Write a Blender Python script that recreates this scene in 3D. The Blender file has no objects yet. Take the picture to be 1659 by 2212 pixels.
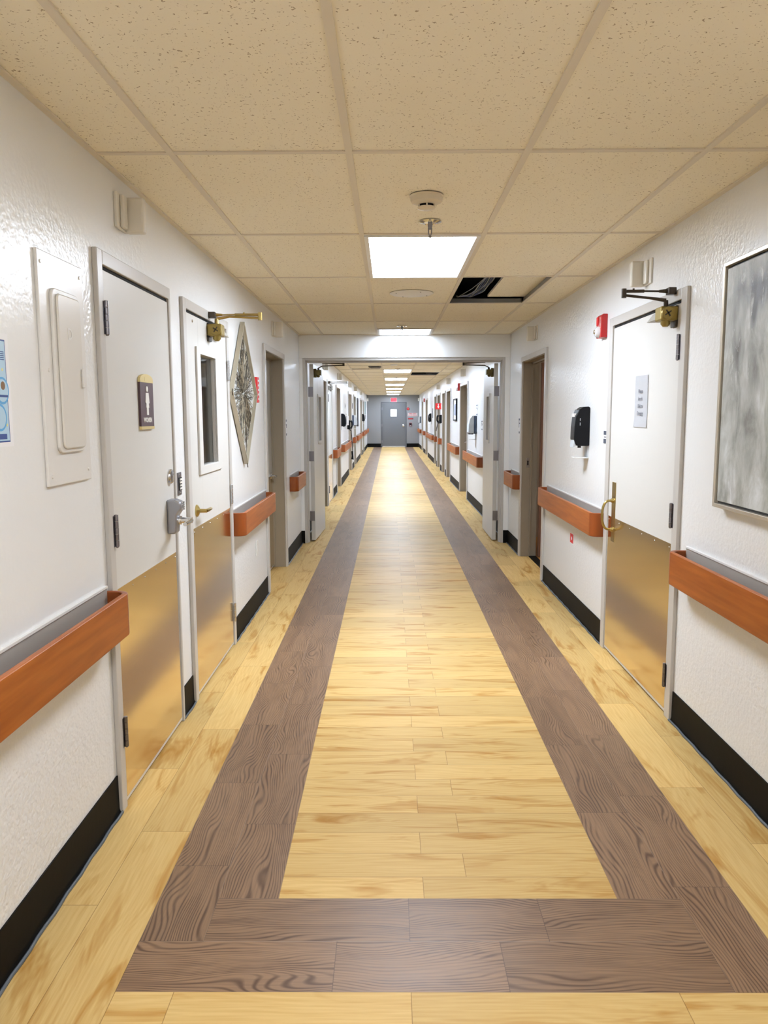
import bpy, bmesh, math, random
from mathutils import Vector, Matrix
random.seed(7)
PI = math.pi
S = bpy.context.scene
COL = S.collection

# ------------------------------------------------------------------ hall measures (metres)
XL, XR = -1.018, 1.366          # corridor wall planes
ZC = 2.366                      # ceiling
YB, YE = -3.2, 35.8             # back wall, end wall
YX = 8.884                      # cross wall with the double doors
GX = [-0.7455, -0.1359, 0.4737, 1.0833]   # long ceiling runners
GY0, GS = 2.7885, 1.2192        # cross tees

# ------------------------------------------------------------------ materials
def mat(name, col=(.8, .8, .8), rough=.5, metal=0., spec=.5, coat=0., coat_rough=.1, emit=None, es=0., bump=None, ior=1.45):
    m = bpy.data.materials.new(name); m.use_nodes = True
    nt = m.node_tree; b = nt.nodes['Principled BSDF']
    b.inputs['Base Color'].default_value = (*col, 1)
    b.inputs['Roughness'].default_value = rough
    b.inputs['Metallic'].default_value = metal
    b.inputs['Specular IOR Level'].default_value = spec
    b.inputs['Coat Weight'].default_value = coat
    b.inputs['Coat Roughness'].default_value = coat_rough
    if emit:
        b.inputs['Emission Color'].default_value = (*emit, 1)
        b.inputs['Emission Strength'].default_value = es
    if bump:                      # (scale, strength, distance)
        tc = nt.nodes.new('ShaderNodeTexCoord')
        n = nt.nodes.new('ShaderNodeTexNoise'); n.inputs['Scale'].default_value = bump[0]; n.inputs['Detail'].default_value = 3
        bp = nt.nodes.new('ShaderNodeBump'); bp.inputs['Strength'].default_value = bump[1]; bp.inputs['Distance'].default_value = bump[2]
        nt.links.new(tc.outputs['Object'], n.inputs['Vector']); nt.links.new(n.outputs['Fac'], bp.inputs['Height'])
        nt.links.new(bp.outputs['Normal'], b.inputs['Normal'])
    return m

class NT:
    def __init__(s, m): s.nt = m.node_tree; s.b = s.nt.nodes['Principled BSDF']
    def n(s, t, **kw):
        x = s.nt.nodes.new('ShaderNode' + t)
        for k, v in kw.items():
            if k in x.inputs.keys():
                if isinstance(v, bpy.types.NodeSocket): s.nt.links.new(v, x.inputs[k])
                else: x.inputs[k].default_value = v
            else: setattr(x, k, v)
        return x
    def math(s, op, a, b=0., c=None):
        x = s.nt.nodes.new('ShaderNodeMath'); x.operation = op
        for i, v in enumerate([a, b] + ([c] if c is not None else [])):
            if isinstance(v, bpy.types.NodeSocket): s.nt.links.new(v, x.inputs[i])
            else: x.inputs[i].default_value = v
        return x.outputs[0]
    def ramp(s, f, stops, interp='LINEAR'):
        x = s.nt.nodes.new('ShaderNodeValToRGB'); e = x.color_ramp.elements; x.color_ramp.interpolation = interp
        c4 = lambda c: (*c, 1) if len(c) == 3 else c
        e[1].position, e[1].color = stops[-1][0], c4(stops[-1][1]); e[0].position, e[0].color = stops[0][0], c4(stops[0][1])
        for p, c in stops[1:-1]: q = e.new(p); q.color = c4(c)
        s.nt.links.new(f, x.inputs[0]); return x.outputs[0]
    def mix(s, f, a, b, mode='MIX'):
        x = s.nt.nodes.new('ShaderNodeMix'); x.data_type = 'RGBA'; x.blend_type = mode
        for k, v in ((0, f), (6, a), (7, b)):
            if isinstance(v, bpy.types.NodeSocket): s.nt.links.new(v, x.inputs[k])
            else: x.inputs[k].default_value = v if k == 0 else (*v, 1)
        return x.outputs[2]
    def set(s, k, v): s.nt.links.new(v, s.b.inputs[k])

def wood_floor(name, dark):
    m = mat(name, rough=.36, spec=.32 if dark else .10, coat=.0, coat_rough=.22); t = NT(m)
    uv = t.n('UVMap', uv_map='plank').outputs[0]
    ed = t.n('UVMap', uv_map='edge').outputs[0]
    rnd = t.n('Attribute', attribute_name='rnd').outputs['Fac']
    sx = t.n('SeparateXYZ', Vector=uv)
    cz = t.math('MULTIPLY', rnd, 60.)
    # cathedral figure: straight grain bent by a long stretched noise
    v1 = t.n('CombineXYZ', X=t.math('MULTIPLY', sx.outputs[0], 2.4 if dark else 1.9), Y=t.math('MULTIPLY', sx.outputs[1], 8. if dark else 7.), Z=cz)
    n1 = t.n('TexNoise', Vector=v1.outputs[0], Scale=1.0, Detail=1.0, Roughness=.4, Distortion=.2).outputs['Fac']
    ph = t.math('MULTIPLY_ADD', sx.outputs[1], 620. if dark else 330., t.math('MULTIPLY', n1, 85. if dark else 60.))
    rings = t.math('MULTIPLY_ADD', t.math('SINE', ph), .5, .5)
    v2 = t.n('CombineXYZ', X=t.math('MULTIPLY', sx.outputs[0], 6.), Y=t.math('MULTIPLY', sx.outputs[1], 150.), Z=cz)
    fine = t.n('TexNoise', Vector=v2.outputs[0], Scale=1.0, Detail=3.0).outputs['Fac']
    v3 = t.n('CombineXYZ', X=t.math('MULTIPLY', sx.outputs[0], 1.9), Y=t.math('MULTIPLY', sx.outputs[1], 11.), Z=t.math('ADD', cz, 9.))
    blot = t.n('TexNoise', Vector=v3.outputs[0], Scale=1.0, Detail=3.0, Roughness=.6, Distortion=1.2).outputs['Fac']
    amp = t.ramp(blot, [(.35, (.25,) * 3), (.6, (1,) * 3)])
    if dark:
        c = t.mix(t.math('MULTIPLY', t.ramp(rings, [(0, (1, 1, 1)), (.28, (.45,) * 3), (.6, (0, 0, 0))]), amp), (.265, .158, .086), (.08, .040, .017))
        c = t.mix(t.math('MULTIPLY', t.ramp(fine, [(.35, (1, 1, 1)), (.6, (0, 0, 0))]), .35), c, (.10, .055, .03))
        c = t.mix(t.math('MULTIPLY', t.ramp(blot, [(.5, (0, 0, 0)), (.75, (1, 1, 1))]), .35), c, (.12, .062, .032))
    else:
        c = t.mix(t.math('MULTIPLY', rings, t.math('MULTIPLY', amp, .38)), (.62, .435, .175), (.47, .28, .078))
        c = t.mix(t.math('MULTIPLY', t.ramp(fine, [(.35, (1, 1, 1)), (.62, (0, 0, 0))]), .35), c, (.47, .27, .072))
        c = t.mix(t.math('MULTIPLY', t.ramp(blot, [(.53, (0, 0, 0)), (.72, (1, 1, 1))]), .85), c, (.37, .165, .018))
    val = t.math('MULTIPLY_ADD', rnd, .22, .89)
    hs = t.n('HueSaturation', Color=c, Value=val, Saturation=1.0)
    c = hs.outputs[0]
    es = t.n('SeparateXYZ', Vector=ed)          # distance to the plank edge, metres
    dmin = t.math('MINIMUM', es.outputs[0], es.outputs[1])
    seam = t.ramp(t.math('MULTIPLY', dmin, 100.), [(.0, (1, 1, 1)), (.16, (0, 0, 0))])
    if dark:                                    # long joints show pale, butt joints dark
        c = t.mix(t.math('MULTIPLY', t.ramp(t.math('MULTIPLY', es.outputs[1], 100.), [(.0, (1, 1, 1)), (.16, (0, 0, 0))]), .6), c, (.30, .235, .18))
        c = t.mix(t.math('MULTIPLY', t.ramp(t.math('MULTIPLY', es.outputs[0], 100.), [(.0, (1, 1, 1)), (.16, (0, 0, 0))]), .8), c, (.05, .025, .015))
    else: c = t.mix(t.math('MULTIPLY', seam, .8), c, (.16, .08, .02))
    t.set('Base Color', c)
    t.set('Roughness', t.math('MULTIPLY_ADD', fine, .14, .34 if dark else .38))
    return m

def ceiling_tile_mat():
    m = mat('mineral_fibre_tile', rough=.95, spec=.1); t = NT(m)
    tc = t.n('TexCoord').outputs['Object']
    n = t.n('TexNoise', Vector=tc, Scale=120., Detail=1.5, Roughness=.6, Distortion=.6).outputs['Fac']
    holes = t.ramp(n, [(.30, (1, 1, 1)), (.345, (0, 0, 0))])
    n2 = t.n('TexNoise', Vector=tc, Scale=2.2, Detail=2.).outputs['Fac']
    c = t.mix(n2, (.90, .83, .665), (.94, .88, .73))
    c = t.mix(t.math('MULTIPLY', holes, .8), c, (.33, .235, .13))
    t.set('Base Color', c)
    return m

def wall_mat(name, col, k=1., rough=.36):
    m = mat(name, col, rough=rough, spec=.5); t = NT(m)
    tc = t.n('TexCoord').outputs['Object']
    a = t.n('TexNoise', Vector=tc, Scale=60., Detail=1.5, Roughness=.55).outputs['Fac']
    b = t.n('TexNoise', Vector=tc, Scale=30., Detail=0.).outputs['Fac']
    patch = t.ramp(t.n('TexNoise', Vector=tc, Scale=1.3, Detail=0.).outputs['Fac'], [(.36, (.08,) * 3), (.68, (1,) * 3)])
    h = t.math('MULTIPLY', t.math('MULTIPLY_ADD', b, .6, a), patch)
    bp = t.n('Bump', Height=h, Strength=.6 * k, Distance=.006); t.set('Normal', bp.outputs[0])
    return m

def brushed(name, col, rough=.25, k=.15, sc=(4, 4, 300)):
    m = mat(name, col, rough=rough, metal=1.); t = NT(m)
    tc = t.n('TexCoord').outputs['Object']
    mp = t.n('Mapping', Vector=tc); mp.inputs['Scale'].default_value = sc
    n = t.n('TexNoise', Vector=mp.outputs[0], Scale=1., Detail=3.).outputs['Fac']
    t.set('Roughness', t.math('MULTIPLY_ADD', n, k, rough - k / 2))
    return m

def rail_mat():
    m = mat('cherry_wood_vinyl', rough=.4, spec=.3); t = NT(m)
    tc = t.n('TexCoord').outputs['Object']
    mp = t.n('Mapping', Vector=tc); mp.inputs['Scale'].default_value = (3, 40, 40)
    n = t.n('TexNoise', Vector=mp.outputs[0], Scale=1., Detail=3.).outputs['Fac']
    c = t.ramp(n, [(.3, (.30, .070, .006)), (.7, (.42, .118, .014))])
    t.set('Base Color', c)
    bp = t.n('Bump', Height=n, Strength=.12, Distance=.001); t.set('Normal', bp.outputs[0])
    return m

def canvas_mat():
    m = mat('abstract_canvas', rough=.4, spec=.3); t = NT(m)
    tc = t.n('TexCoord').outputs['Object']
    def nz(sc, det, ro=.6, dis=.2):
        mp = t.n('Mapping', Vector=tc); mp.inputs['Scale'].default_value = sc
        return t.n('TexNoise', Vector=mp.outputs[0], Scale=1., Detail=det, Roughness=ro, Distortion=dis).outputs['Fac']
    n = nz((9, 9, 4), 7, .62, .4)
    c = t.ramp(n, [(.32, (.22, .22, .205)), (.45, (.38, .395, .375)), (.56, (.50, .52, .505)), (.70, (.70, .73, .75))])
    sp = t.n('SeparateXYZ', Vector=tc)
    band = t.ramp(sp.outputs[2], [(.44, (0, 0, 0)), (.60, (1, 1, 1)), (.84, (1, 1, 1)), (.95, (0, 0, 0))])
    inx = t.ramp(sp.outputs[0], [(.05, (0, 0, 0)), (.16, (1, 1, 1))])
    tr = nz((26, 26, 9), 8, .72, .6); tr2 = nz((7, 7, 2.2), 2, .5, .0)
    trees = t.math('MULTIPLY', t.math('MULTIPLY', t.ramp(tr, [(.40, (0, 0, 0)), (.45, (1, 1, 1))]), t.ramp(tr2, [(.38, (0, 0, 0)), (.48, (1, 1, 1))])), t.math('MULTIPLY', band, inx))
    c = t.mix(t.math('MULTIPLY', trees, .9), c, (.045, .034, .025))
    low = t.ramp(sp.outputs[2], [(.05, (1, 1, 1)), (.3, (0, 0, 0))])
    c = t.mix(t.math('MULTIPLY', t.math('MULTIPLY', low, t.ramp(nz((14, 14, 6), 6), [(.5, (0, 0, 0)), (.66, (1, 1, 1))])), .6), c, (.20, .20, .17))
    t.set('Base Color', c)
    bp = t.n('Bump', Height=tr, Strength=.5, Distance=.004); t.set('Normal', bp.outputs[0])
    return m

M = dict(
    wall=wall_mat('wall_paint', (.81, .815, .81), 1., .3),
    wall_cross=wall_mat('wall_paint_smooth', (.90, .90, .885), .3),
    wall_end=wall_mat('grey_wall_paint', (.23, .225, .225), .3),
    tile=ceiling_tile_mat(),
    grid=mat('cream_grid_paint', (.74, .67, .55), rough=.55),
    oak=wood_floor('light_oak_plank', False), walnut=wood_floor('dark_walnut_plank', True),
    black=mat('black_vinyl_base', (.004, .0035, .0025), rough=.55, spec=.12, bump=(30, .2, .002)),
    caulk=mat('grey_caulk', (.085, .10, .11), rough=.45),
    frame=mat('taupe_gloss_frame', (.53, .505, .47), rough=.3, bump=(14, .12, .002)),
    jamb=mat('brown_taupe_jamb', (.29, .245, .18), rough=.38, bump=(14, .15, .002)),
    leaf=mat('cream_gloss_door', (.64, .625, .59), rough=.36, spec=.32, bump=(9, .2, .003)),
    leaf_grey=mat('grey_door', (.42, .41, .385), rough=.33, bump=(9, .15, .002)),
    leaf_dark=mat('dark_taupe_door', (.20, .185, .165), rough=.35),
    leaf_pink=mat('beige_wood_door', (.52, .40, .32), rough=.4),
    end_door=mat('slate_grey_door', (.125, .127, .13), rough=.4),
    end_frame=mat('slate_grey_frame', (.10, .102, .106), rough=.4),
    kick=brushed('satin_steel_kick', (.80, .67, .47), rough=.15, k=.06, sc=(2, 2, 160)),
    steel=brushed('steel', (.62, .63, .66), rough=.25),
    pewter=brushed('dark_pewter', (.26, .25, .27), rough=.32),
    gun=mat('gunmetal_lock', (.36, .37, .41), rough=.35, metal=.85),
    brass=mat('antique_brass', (.44, .33, .12), rough=.28, metal=1.),
    bronze=mat('bronze_paint', (.29, .21, .055), rough=.42, metal=.55),
    bronze_dark=mat('dark_bronze', (.055, .042, .03), rough=.4, metal=.5),
    rail=rail_mat(), cap=mat('shaded_cherry_cap', (.27, .062, .010), rough=.36),  # cap is the rail colour darkened, shade on the end caps painted in
    retainer=mat('grey_aluminium_retainer', (.47, .455, .42), rough=.45, metal=.3),
    dark=mat('black_plastic', (.003, .003, .004), rough=.35, spec=.22), matte=mat('dark_void', (.012, .011, .010), rough=.9),
    white=mat('white_plastic', (.82, .81, .78), rough=.4), paper=mat('white_paper', (.86, .86, .88), rough=.8),
    cream=mat('cream_plastic', (.70, .61, .46), rough=.4), ivory=mat('ivory_plastic', (.77, .74, .67), rough=.35),
    red=mat('red_plastic', (.45, .012, .014), rough=.3), redsign=mat('red_sign', (.68, .02, .02), rough=.5),
    burgundy=mat('burgundy_sign', (.082, .043, .048), rough=.45), gold=mat('brushed_gold', (.74, .60, .28), rough=.4, metal=.6),
    ink=mat('grey_ink', (.16, .16, .19), rough=.9), inkb=mat('black_ink', (.03, .03, .035), rough=.9),
    blue=mat('blue_ink', (.02, .06, .25), rough=.5), sky=mat('pale_blue_print', (.42, .60, .74), rough=.5),
    mid=mat('mid_blue_print', (.10, .35, .66), rough=.5), brown=mat('brown_print', (.20, .10, .03), rough=.6), yellow=mat('yellow_print', (.75, .70, .30), rough=.6),
    slate=mat('slate_blue_plaque', (.07, .085, .12), rough=.4), champagne=mat('champagne_frame', (.66, .60, .50), rough=.3, metal=.6),
    canvas=canvas_mat(), greyplastic=mat('light_grey_plastic', (.55, .58, .60), rough=.35), navy=mat('smoked_blue_plastic', (.035, .055, .10), rough=.25),
    tin=mat('grey_zinc', (.22, .215, .20), rough=.45, metal=.5), cable=mat('grey_cable', (.30, .31, .34), rough=.5), cableb=mat('blue_cable', (.05, .07, .16), rough=.5),
    foil=mat('crumpled_paper', (.42, .30, .18), rough=.7, bump=(60, .8, .01)),
    plate=mat('painted_wall_plate', (.79, .775, .745), rough=.35), panel=mat('painted_panel', (.76, .745, .715), rough=.3, bump=(40, .25, .002)),
    panel_door=mat('painted_panel_door', (.70, .67, .615), rough=.3),
    orange_floor=mat('orange_vinyl', (.50, .24, .06), rough=.35), tan=mat('tan_room_paint', (.36, .30, .24), rough=.7), brownwood=mat('brown_wood_door', (.17, .085, .055), rough=.45),
    silver=mat('champagne_art_frame', (.52, .47, .36), rough=.35, metal=.7), artpale=mat('art_backing', (.72, .74, .73), rough=.35),
    chrome=mat('chrome', (.8, .8, .8), rough=.12, metal=1.), clear=mat('clear_lens', (.75, .77, .8), rough=.08, spec=.8),
    strand=mat('grey_brown_strand', (.085, .072, .05), rough=.5),
    smoked=mat('smoked_glass', (.035, .034, .03), rough=.5, spec=.3),
    picture=mat('blue_grey_print', (.20, .23, .34), rough=.4), greenpic=mat('blue_green_print', (.30, .42, .42), rough=.4),
)
def glass_mat():
    m = mat('dark_glass', (.9, .93, .92), rough=.02, spec=.5)
    b = m.node_tree.nodes['Principled BSDF']; b.inputs['Transmission Weight'].default_value = 1.; b.inputs['IOR'].default_value = 1.12
    return m
M['glass'] = glass_mat()
def emis(name, col, s): return mat(name, (.9, .9, .9), rough=.5, emit=col, es=s)
M['fill_near'] = emis('fill_diffuser_near', (.96, 1., 1.07), 18.)  # glow of the fill lights added to brighten the near hall
M['lamp'] = emis('lamp_diffuser', (.90, 1., 1.15), 37.)
M['lamp_far'] = emis('lamp_diffuser_far', (.84, 1., 1.25), 36.)
M['lamp_wall'] = emis('lamp_diffuser_header', (.86, 1., 1.2), 14.)
M['exit'] = mat('exit_sign_face', (.6, .02, .03), rough=.5, emit=(1., .03, .09), es=1.0)
M['daylight'] = emis('daylight_pane', (.95, .98, 1.), 6.)

# ------------------------------------------------------------------ geometry helpers
class MB:
    def __init__(s): s.bm = bmesh.new()
    def box(s, x0, x1, y0, y1, z0, z1):
        v = [s.bm.verts.new(p) for p in ((x0, y0, z0), (x1, y0, z0), (x1, y1, z0), (x0, y1, z0), (x0, y0, z1), (x1, y0, z1), (x1, y1, z1), (x0, y1, z1))]
        for f in ((0, 3, 2, 1), (4, 5, 6, 7), (0, 1, 5, 4), (1, 2, 6, 5), (2, 3, 7, 6), (3, 0, 4, 7)): s.bm.faces.new([v[i] for i in f])
        return s
    def prism(s, pts, y0, y1):                 # outline in x,z pushed along y
        a = [s.bm.verts.new((x, y0, z)) for x, z in pts]; b = [s.bm.verts.new((x, y1, z)) for x, z in pts]
        n = len(pts); s.bm.faces.new(a); s.bm.faces.new(b[::-1])
        for i in range(n): s.bm.faces.new((a[i], b[i], b[(i + 1) % n], a[(i + 1) % n]))
        return s
    def prism_x(s, pts, x0, x1):               # outline in y,z pushed along x
        a = [s.bm.verts.new((x0, y, z)) for y, z in pts]; b = [s.bm.verts.new((x1, y, z)) for y, z in pts]
        n = len(pts); s.bm.faces.new(a); s.bm.faces.new(b[::-1])
        for i in range(n): s.bm.faces.new((a[i], b[i], b[(i + 1) % n], a[(i + 1) % n]))
        return s
    def cyl(s, p, q, r, r2=None, n=20):
        p, q = Vector(p), Vector(q); r2 = r if r2 is None else r2
        d = (q - p).normalized(); a = d.orthogonal().normalized(); b = d.cross(a)
        A = [s.bm.verts.new(p + (a * math.cos(t) + b * math.sin(t)) * r) for t in [2 * PI * i / n for i in range(n)]]
        B = [s.bm.verts.new(q + (a * math.cos(t) + b * math.sin(t)) * r2) for t in [2 * PI * i / n for i in range(n)]]
        s.bm.faces.new(A[::-1]); s.bm.faces.new(B)
        for i in range(n): s.bm.faces.new((A[i], A[(i + 1) % n], B[(i + 1) % n], B[i]))
        return s
    def tube(s, pts, r, n=10):
        pts = [Vector(p) for p in pts]; rings = []; a = None
        for i, p in enumerate(pts):
            d = (pts[min(i + 1, len(pts) - 1)] - pts[max(i - 1, 0)]).normalized()
            a = d.orthogonal().normalized() if a is None else (a - d * a.dot(d)).normalized()
            b = d.cross(a); rr = r[i] if isinstance(r, (list, tuple)) else r
            rings.append([s.bm.verts.new(p + (a * math.cos(t) + b * math.sin(t)) * rr) for t in [2 * PI * k / n for k in range(n)]])
        s.bm.faces.new(rings[0][::-1]); s.bm.faces.new(rings[-1])
        for A, B in zip(rings, rings[1:]):
            for i in range(n): s.bm.faces.new((A[i], A[(i + 1) % n], B[(i + 1) % n], B[i]))
        return s
    def lathe(s, prof, c=(0, 0, 0), axis='z', n=32):   # prof: (r, h)
        rings = []
        for r, h in prof:
            R = []
            for i in range(n):
                t = 2 * PI * i / n; x, y = r * math.cos(t), r * math.sin(t)
                P = (x, y, h) if axis == 'z' else (x, h, y)
                R.append(s.bm.verts.new((c[0] + P[0], c[1] + P[1], c[2] + P[2])))
            rings.append(R)
        for A, B in zip(rings, rings[1:]):
            for i in range(n): s.bm.faces.new((A[i], A[(i + 1) % n], B[(i + 1) % n], B[i]))
        s.bm.faces.new(rings[0][::-1]); s.bm.faces.new(rings[-1])
        return s
    def ring(s, outer, inner, y0, y1):         # flat frame of two outlines with equal point counts (x,z)
        n = len(outer); V = []
        for y in (y0, y1): V.append(([s.bm.verts.new((x, y, z)) for x, z in outer], [s.bm.verts.new((x, y, z)) for x, z in inner]))
        (o0, i0), (o1, i1) = V
        for k in range(n):
            j = (k + 1) % n
            s.bm.faces.new((o0[k], o0[j], i0[j], i0[k])); s.bm.faces.new((o1[j], o1[k], i1[k], i1[j]))
            s.bm.faces.new((o0[j], o0[k], o1[k], o1[j])); s.bm.faces.new((i0[k], i0[j], i1[j], i1[k]))
        return s
    def sweep(s, path, sect):                  # plan path of (x,y); sect of (out, z)
        rings = []
        for i, p in enumerate(path):
            a = Vector(path[max(i - 1, 0)]); b = Vector(path[min(i + 1, len(path) - 1)])
            d = (b - a).normalized(); nrm = Vector((d.y, -d.x))
            rings.append([s.bm.verts.new((p[0] + nrm.x * o, p[1] + nrm.y * o, z)) for o, z in sect])
        n = len(sect); s.bm.faces.new(rings[0]); s.bm.faces.new(rings[-1][::-1])
        for A, B in zip(rings, rings[1:]):
            for i in range(n): s.bm.faces.new((A[i], B[i], B[(i + 1) % n], A[(i + 1) % n]))
        return s
    def build(s, name, m, parent=None, smooth=False, bevel=0., seg=2, label=None, loc=None, rz=0.):
        bmesh.ops.recalc_face_normals(s.bm, faces=s.bm.faces)
        me = bpy.data.meshes.new(name); s.bm.to_mesh(me); s.bm.free()
        o = bpy.data.objects.new(name, me); COL.objects.link(o)
        for x in (m if isinstance(m, (list, tuple)) else [m]): me.materials.append(x)
        if smooth:
            for p in me.polygons: p.use_smooth = True
            me.set_sharp_from_angle(angle=math.radians(40))
        if bevel:
            b = o.modifiers.new('bevel', 'BEVEL'); b.width = bevel; b.segments = seg; b.limit_method = 'ANGLE'; b.angle_limit = math.radians(35)
        if parent: o.parent = parent
        if loc: o.location = loc
        o.rotation_euler.z = rz
        if label: o['label'] = label
        return o

def tag(o, label=None, cat=None, group=None, kind=None):
    if label: o['label'] = label
    if cat: o['category'] = cat
    if group: o['group'] = group
    if kind: o['kind'] = kind
    return o
def empty(name, loc, rz=0., label=None, cat=None, group=None, kind=None):
    o = bpy.data.objects.new(name, None); COL.objects.link(o)
    o.location = loc; o.rotation_euler = (0, 0, rz); o.empty_display_size = .1
    return tag(o, label, cat, group, kind)
def dup(root, loc, rz=None, label=None, group=None):
    r = root.copy(); COL.objects.link(r); r.location = loc
    if rz is not None: r.rotation_euler.z = rz
    if label: r['label'] = label
    if group: r['group'] = group
    for ch in list(root.children):
        c = ch.copy(); COL.objects.link(c); c.parent = r
        for g in list(ch.children):
            d = g.copy(); COL.objects.link(d); d.parent = c
    return r
def struct(o, label=None): o['kind'] = 'structure'; return tag(o, label)
# wall frames: local x = to the right for someone facing the wall, -y = out of the wall
def onL(y, z=0., out=0.): return (XL + out, y, z), PI / 2
def onR(y, z=0., out=0.): return (XR - out, y, z), -PI / 2
def onE(x, z=0., out=0.): return (x, YE - out, z), 0.
def rrect(x0, x1, z0, z1, r, n=5):
    P = []
    for cx, cz, a in ((x1 - r, z0 + r, -PI / 2), (x1 - r, z1 - r, 0), (x0 + r, z1 - r, PI / 2), (x0 + r, z0 + r, PI)):
        for i in range(n + 1): t = a + PI / 2 * i / n; P.append((cx + r * math.cos(t), cz + r * math.sin(t)))
    return P
def text(name, body, size, m, parent, loc, depth=.0006, sx=1., bold=0., align='CENTER', spacing=1., rz=0.):
    cu = bpy.data.curves.new('txt', 'FONT'); cu.body = body; cu.size = size; cu.align_x = align; cu.align_y = 'CENTER'
    cu.extrude = depth; cu.offset = bold; cu.space_line = spacing; cu.resolution_u = 3
    to = bpy.data.objects.new('txt', cu); COL.objects.link(to)
    dg = bpy.context.evaluated_depsgraph_get(); dg.update()
    me = bpy.data.meshes.new_from_object(to.evaluated_get(dg))
    bpy.data.objects.remove(to)
    me.name = name; me.transform(Matrix.Rotation(PI / 2, 4, 'X')); me.transform(Matrix.Diagonal((sx, 1, 1, 1)))
    me.materials.clear(); me.materials.append(m)
    o = bpy.data.objects.new(name, me); COL.objects.link(o); o.parent = parent; o.location = loc; o.rotation_euler.z = rz
    return o

# ------------------------------------------------------------------ floor
def build_floor():
    bm = bmesh.new(); up = bm.loops.layers.uv.new('plank'); ue = bm.loops.layers.uv.new('edge')
    rl = bm.faces.layers.float.new('rnd')
    def plank(x0, x1, y0, y1, dark, along_y):
        # small quads so that the edge-distance map is exact
        L, W = (y1 - y0, x1 - x0) if along_y else (x1 - x0, y1 - y0)
        r = random.random(); ou, ov = random.random() * 20, random.random() * 20
        xs = [x0, min(x0 + .05, (x0 + x1) / 2), max(x1 - .05, (x0 + x1) / 2 + 1e-4), x1]; ys = [y0, min(y0 + .05, (y0 + y1) / 2), max(y1 - .05, (y0 + y1) / 2 + 1e-4), y1]
        V = [[bm.verts.new((x, y, 0)) for y in ys] for x in xs]
        for i in range(3):
            for j in range(3):
                f = bm.faces.new((V[i][j], V[i + 1][j], V[i + 1][j + 1], V[i][j + 1])); f.material_index = 1 if dark else 0; f[rl] = r
                for l in f.loops:
                    x, y = l.vert.co.x, l.vert.co.y
                    u, v = (y - y0, x - x0) if along_y else (x - x0, y - y0)
                    l[up].uv = (u + ou, v + ov); l[ue].uv = (min(u, L - u), min(v, W - v))
    A, B, C_ = -.712, -.530, -.345          # left band: outer, joint, inner
    D, E_, F = .695, .885, 1.066            # right band: inner, joint, outer
    def lane(x0, x1, ya, yb, step, off, dark):
        y = ya; e = ya + off
        while y < yb - 1e-6:
            e = min(e, yb); plank(x0, x1, y, e, dark, True); y = e; e += step * (1 + random.uniform(-.02, .02))
    lane(A, B, 2.026, YE, .592, .371, True); lane(B, C_, 2.222, YE, .592, .438, True)
    lane(D, E_, 2.222, YE, .592, .52, True); lane(E_, F, 1.832, YE, .592, .45, True)
    for x0, x1 in ((B, .054), (.054, .448), (.448, E_)): plank(x0, x1, 2.026, 2.222, True, False)
    for x0, x1 in ((A, -.152), (-.152, .307), (.307, E_)): plank(x0, x1, 1.832, 2.026, True, False)
    y, k = 2.222, 0
    while y < YE:
        e = min(y + (.112 if k == 0 else .1345), YE); s = .103 if k % 2 == 0 else .243
        plank(C_, s, y, e, False, False); plank(s, D, y, e, False, False); y = e; k += 1
    for x0, x1, off in ((-.89, A, .31), (-1.09, -.89, .75), (-1.29, -1.09, .4)): lane(x0, x1, YB, YE, .92, off, False)
    for x0, x1, off in ((F, 1.245, .62), (1.245, 1.43, .2), (1.43, 1.62, .5)): lane(x0, x1, YB, YE, .92, off, False)
    y = 1.832; k = 0
    while y > YB:
        e = max(y - .19, YB); s = .052 if k % 2 == 0 else .5; s2 = -.56 if k % 2 == 0 else -.25; s3 = .74 if k % 2 == 0 else 1.0
        for a, b in ((A, s2), (s2, s), (s, s3), (s3, F)): plank(a, b, e, y, False, False)
        y = e; k += 1
    me = bpy.data.meshes.new('floor'); bm.to_mesh(me); bm.free()
    me.materials.append(M['oak']); me.materials.append(M['walnut'])
    o = bpy.data.objects.new('floor', me); COL.objects.link(o)
    return struct(o, 'light oak plank floor with a dark brown plank border band')
build_floor()
MB().box(-1.6, 4.6, YB, YE + .3, -.10, -.004).build('trim_1', M['matte']); struct(bpy.data.objects['trim_1'], 'dark slab under the floor planks')

# ------------------------------------------------------------------ walls with door openings
HT = 3.0
LD = [(2.795, 3.612), (3.915, 4.875), (6.40, 7.48), (11.62, 12.55), (12.80, 13.75), (14.98, 16.10), (19.36, 20.9), (22.35, 23.45), (27.2, 28.7), (30.1, 31.1)]
RD = [(3.68, 4.795), (6.87, 8.02), (13.62, 14.98), (17.40, 18.5), (19.08, 20.05), (20.92, 22.05), (22.62, 23.55), (27.7, 29.1), (31.3, 32.6)]
OH = 2.0
def wall(name, x0, x1, holes, m):
    b = MB(); y = YB
    for a, c in sorted(holes):
        a -= .022; c += .022
        b.box(x0, x1, y, a, 0, HT); b.box(x0, x1, a, c, OH, HT); y = c
    b.box(x0, x1, y, YE, 0, HT)
    bmesh.ops.remove_doubles(b.bm, verts=b.bm.verts, dist=1e-5)
    return struct(b.build(name, m))
wall('wall_left', XL - .16, XL, LD, M['wall'])['label'] = 'off-white painted wall on the left with slight orange-peel texture'
wall('wall_right', XR, XR + .16, RD, M['wall'])['label'] = 'off-white painted wall on the right with slight orange-peel texture'
struct(MB().box(XL - .16, XR + .16, YE, YE + .15, 0, HT).build('wall_end', M['wall_end']), 'grey painted wall at the far end of the hall')
struct(MB().box(XL - .16, XR + .16, YB - .15, YB, 0, HT).build('wall_back', M['wall']), 'off-white wall behind the camera')
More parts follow.
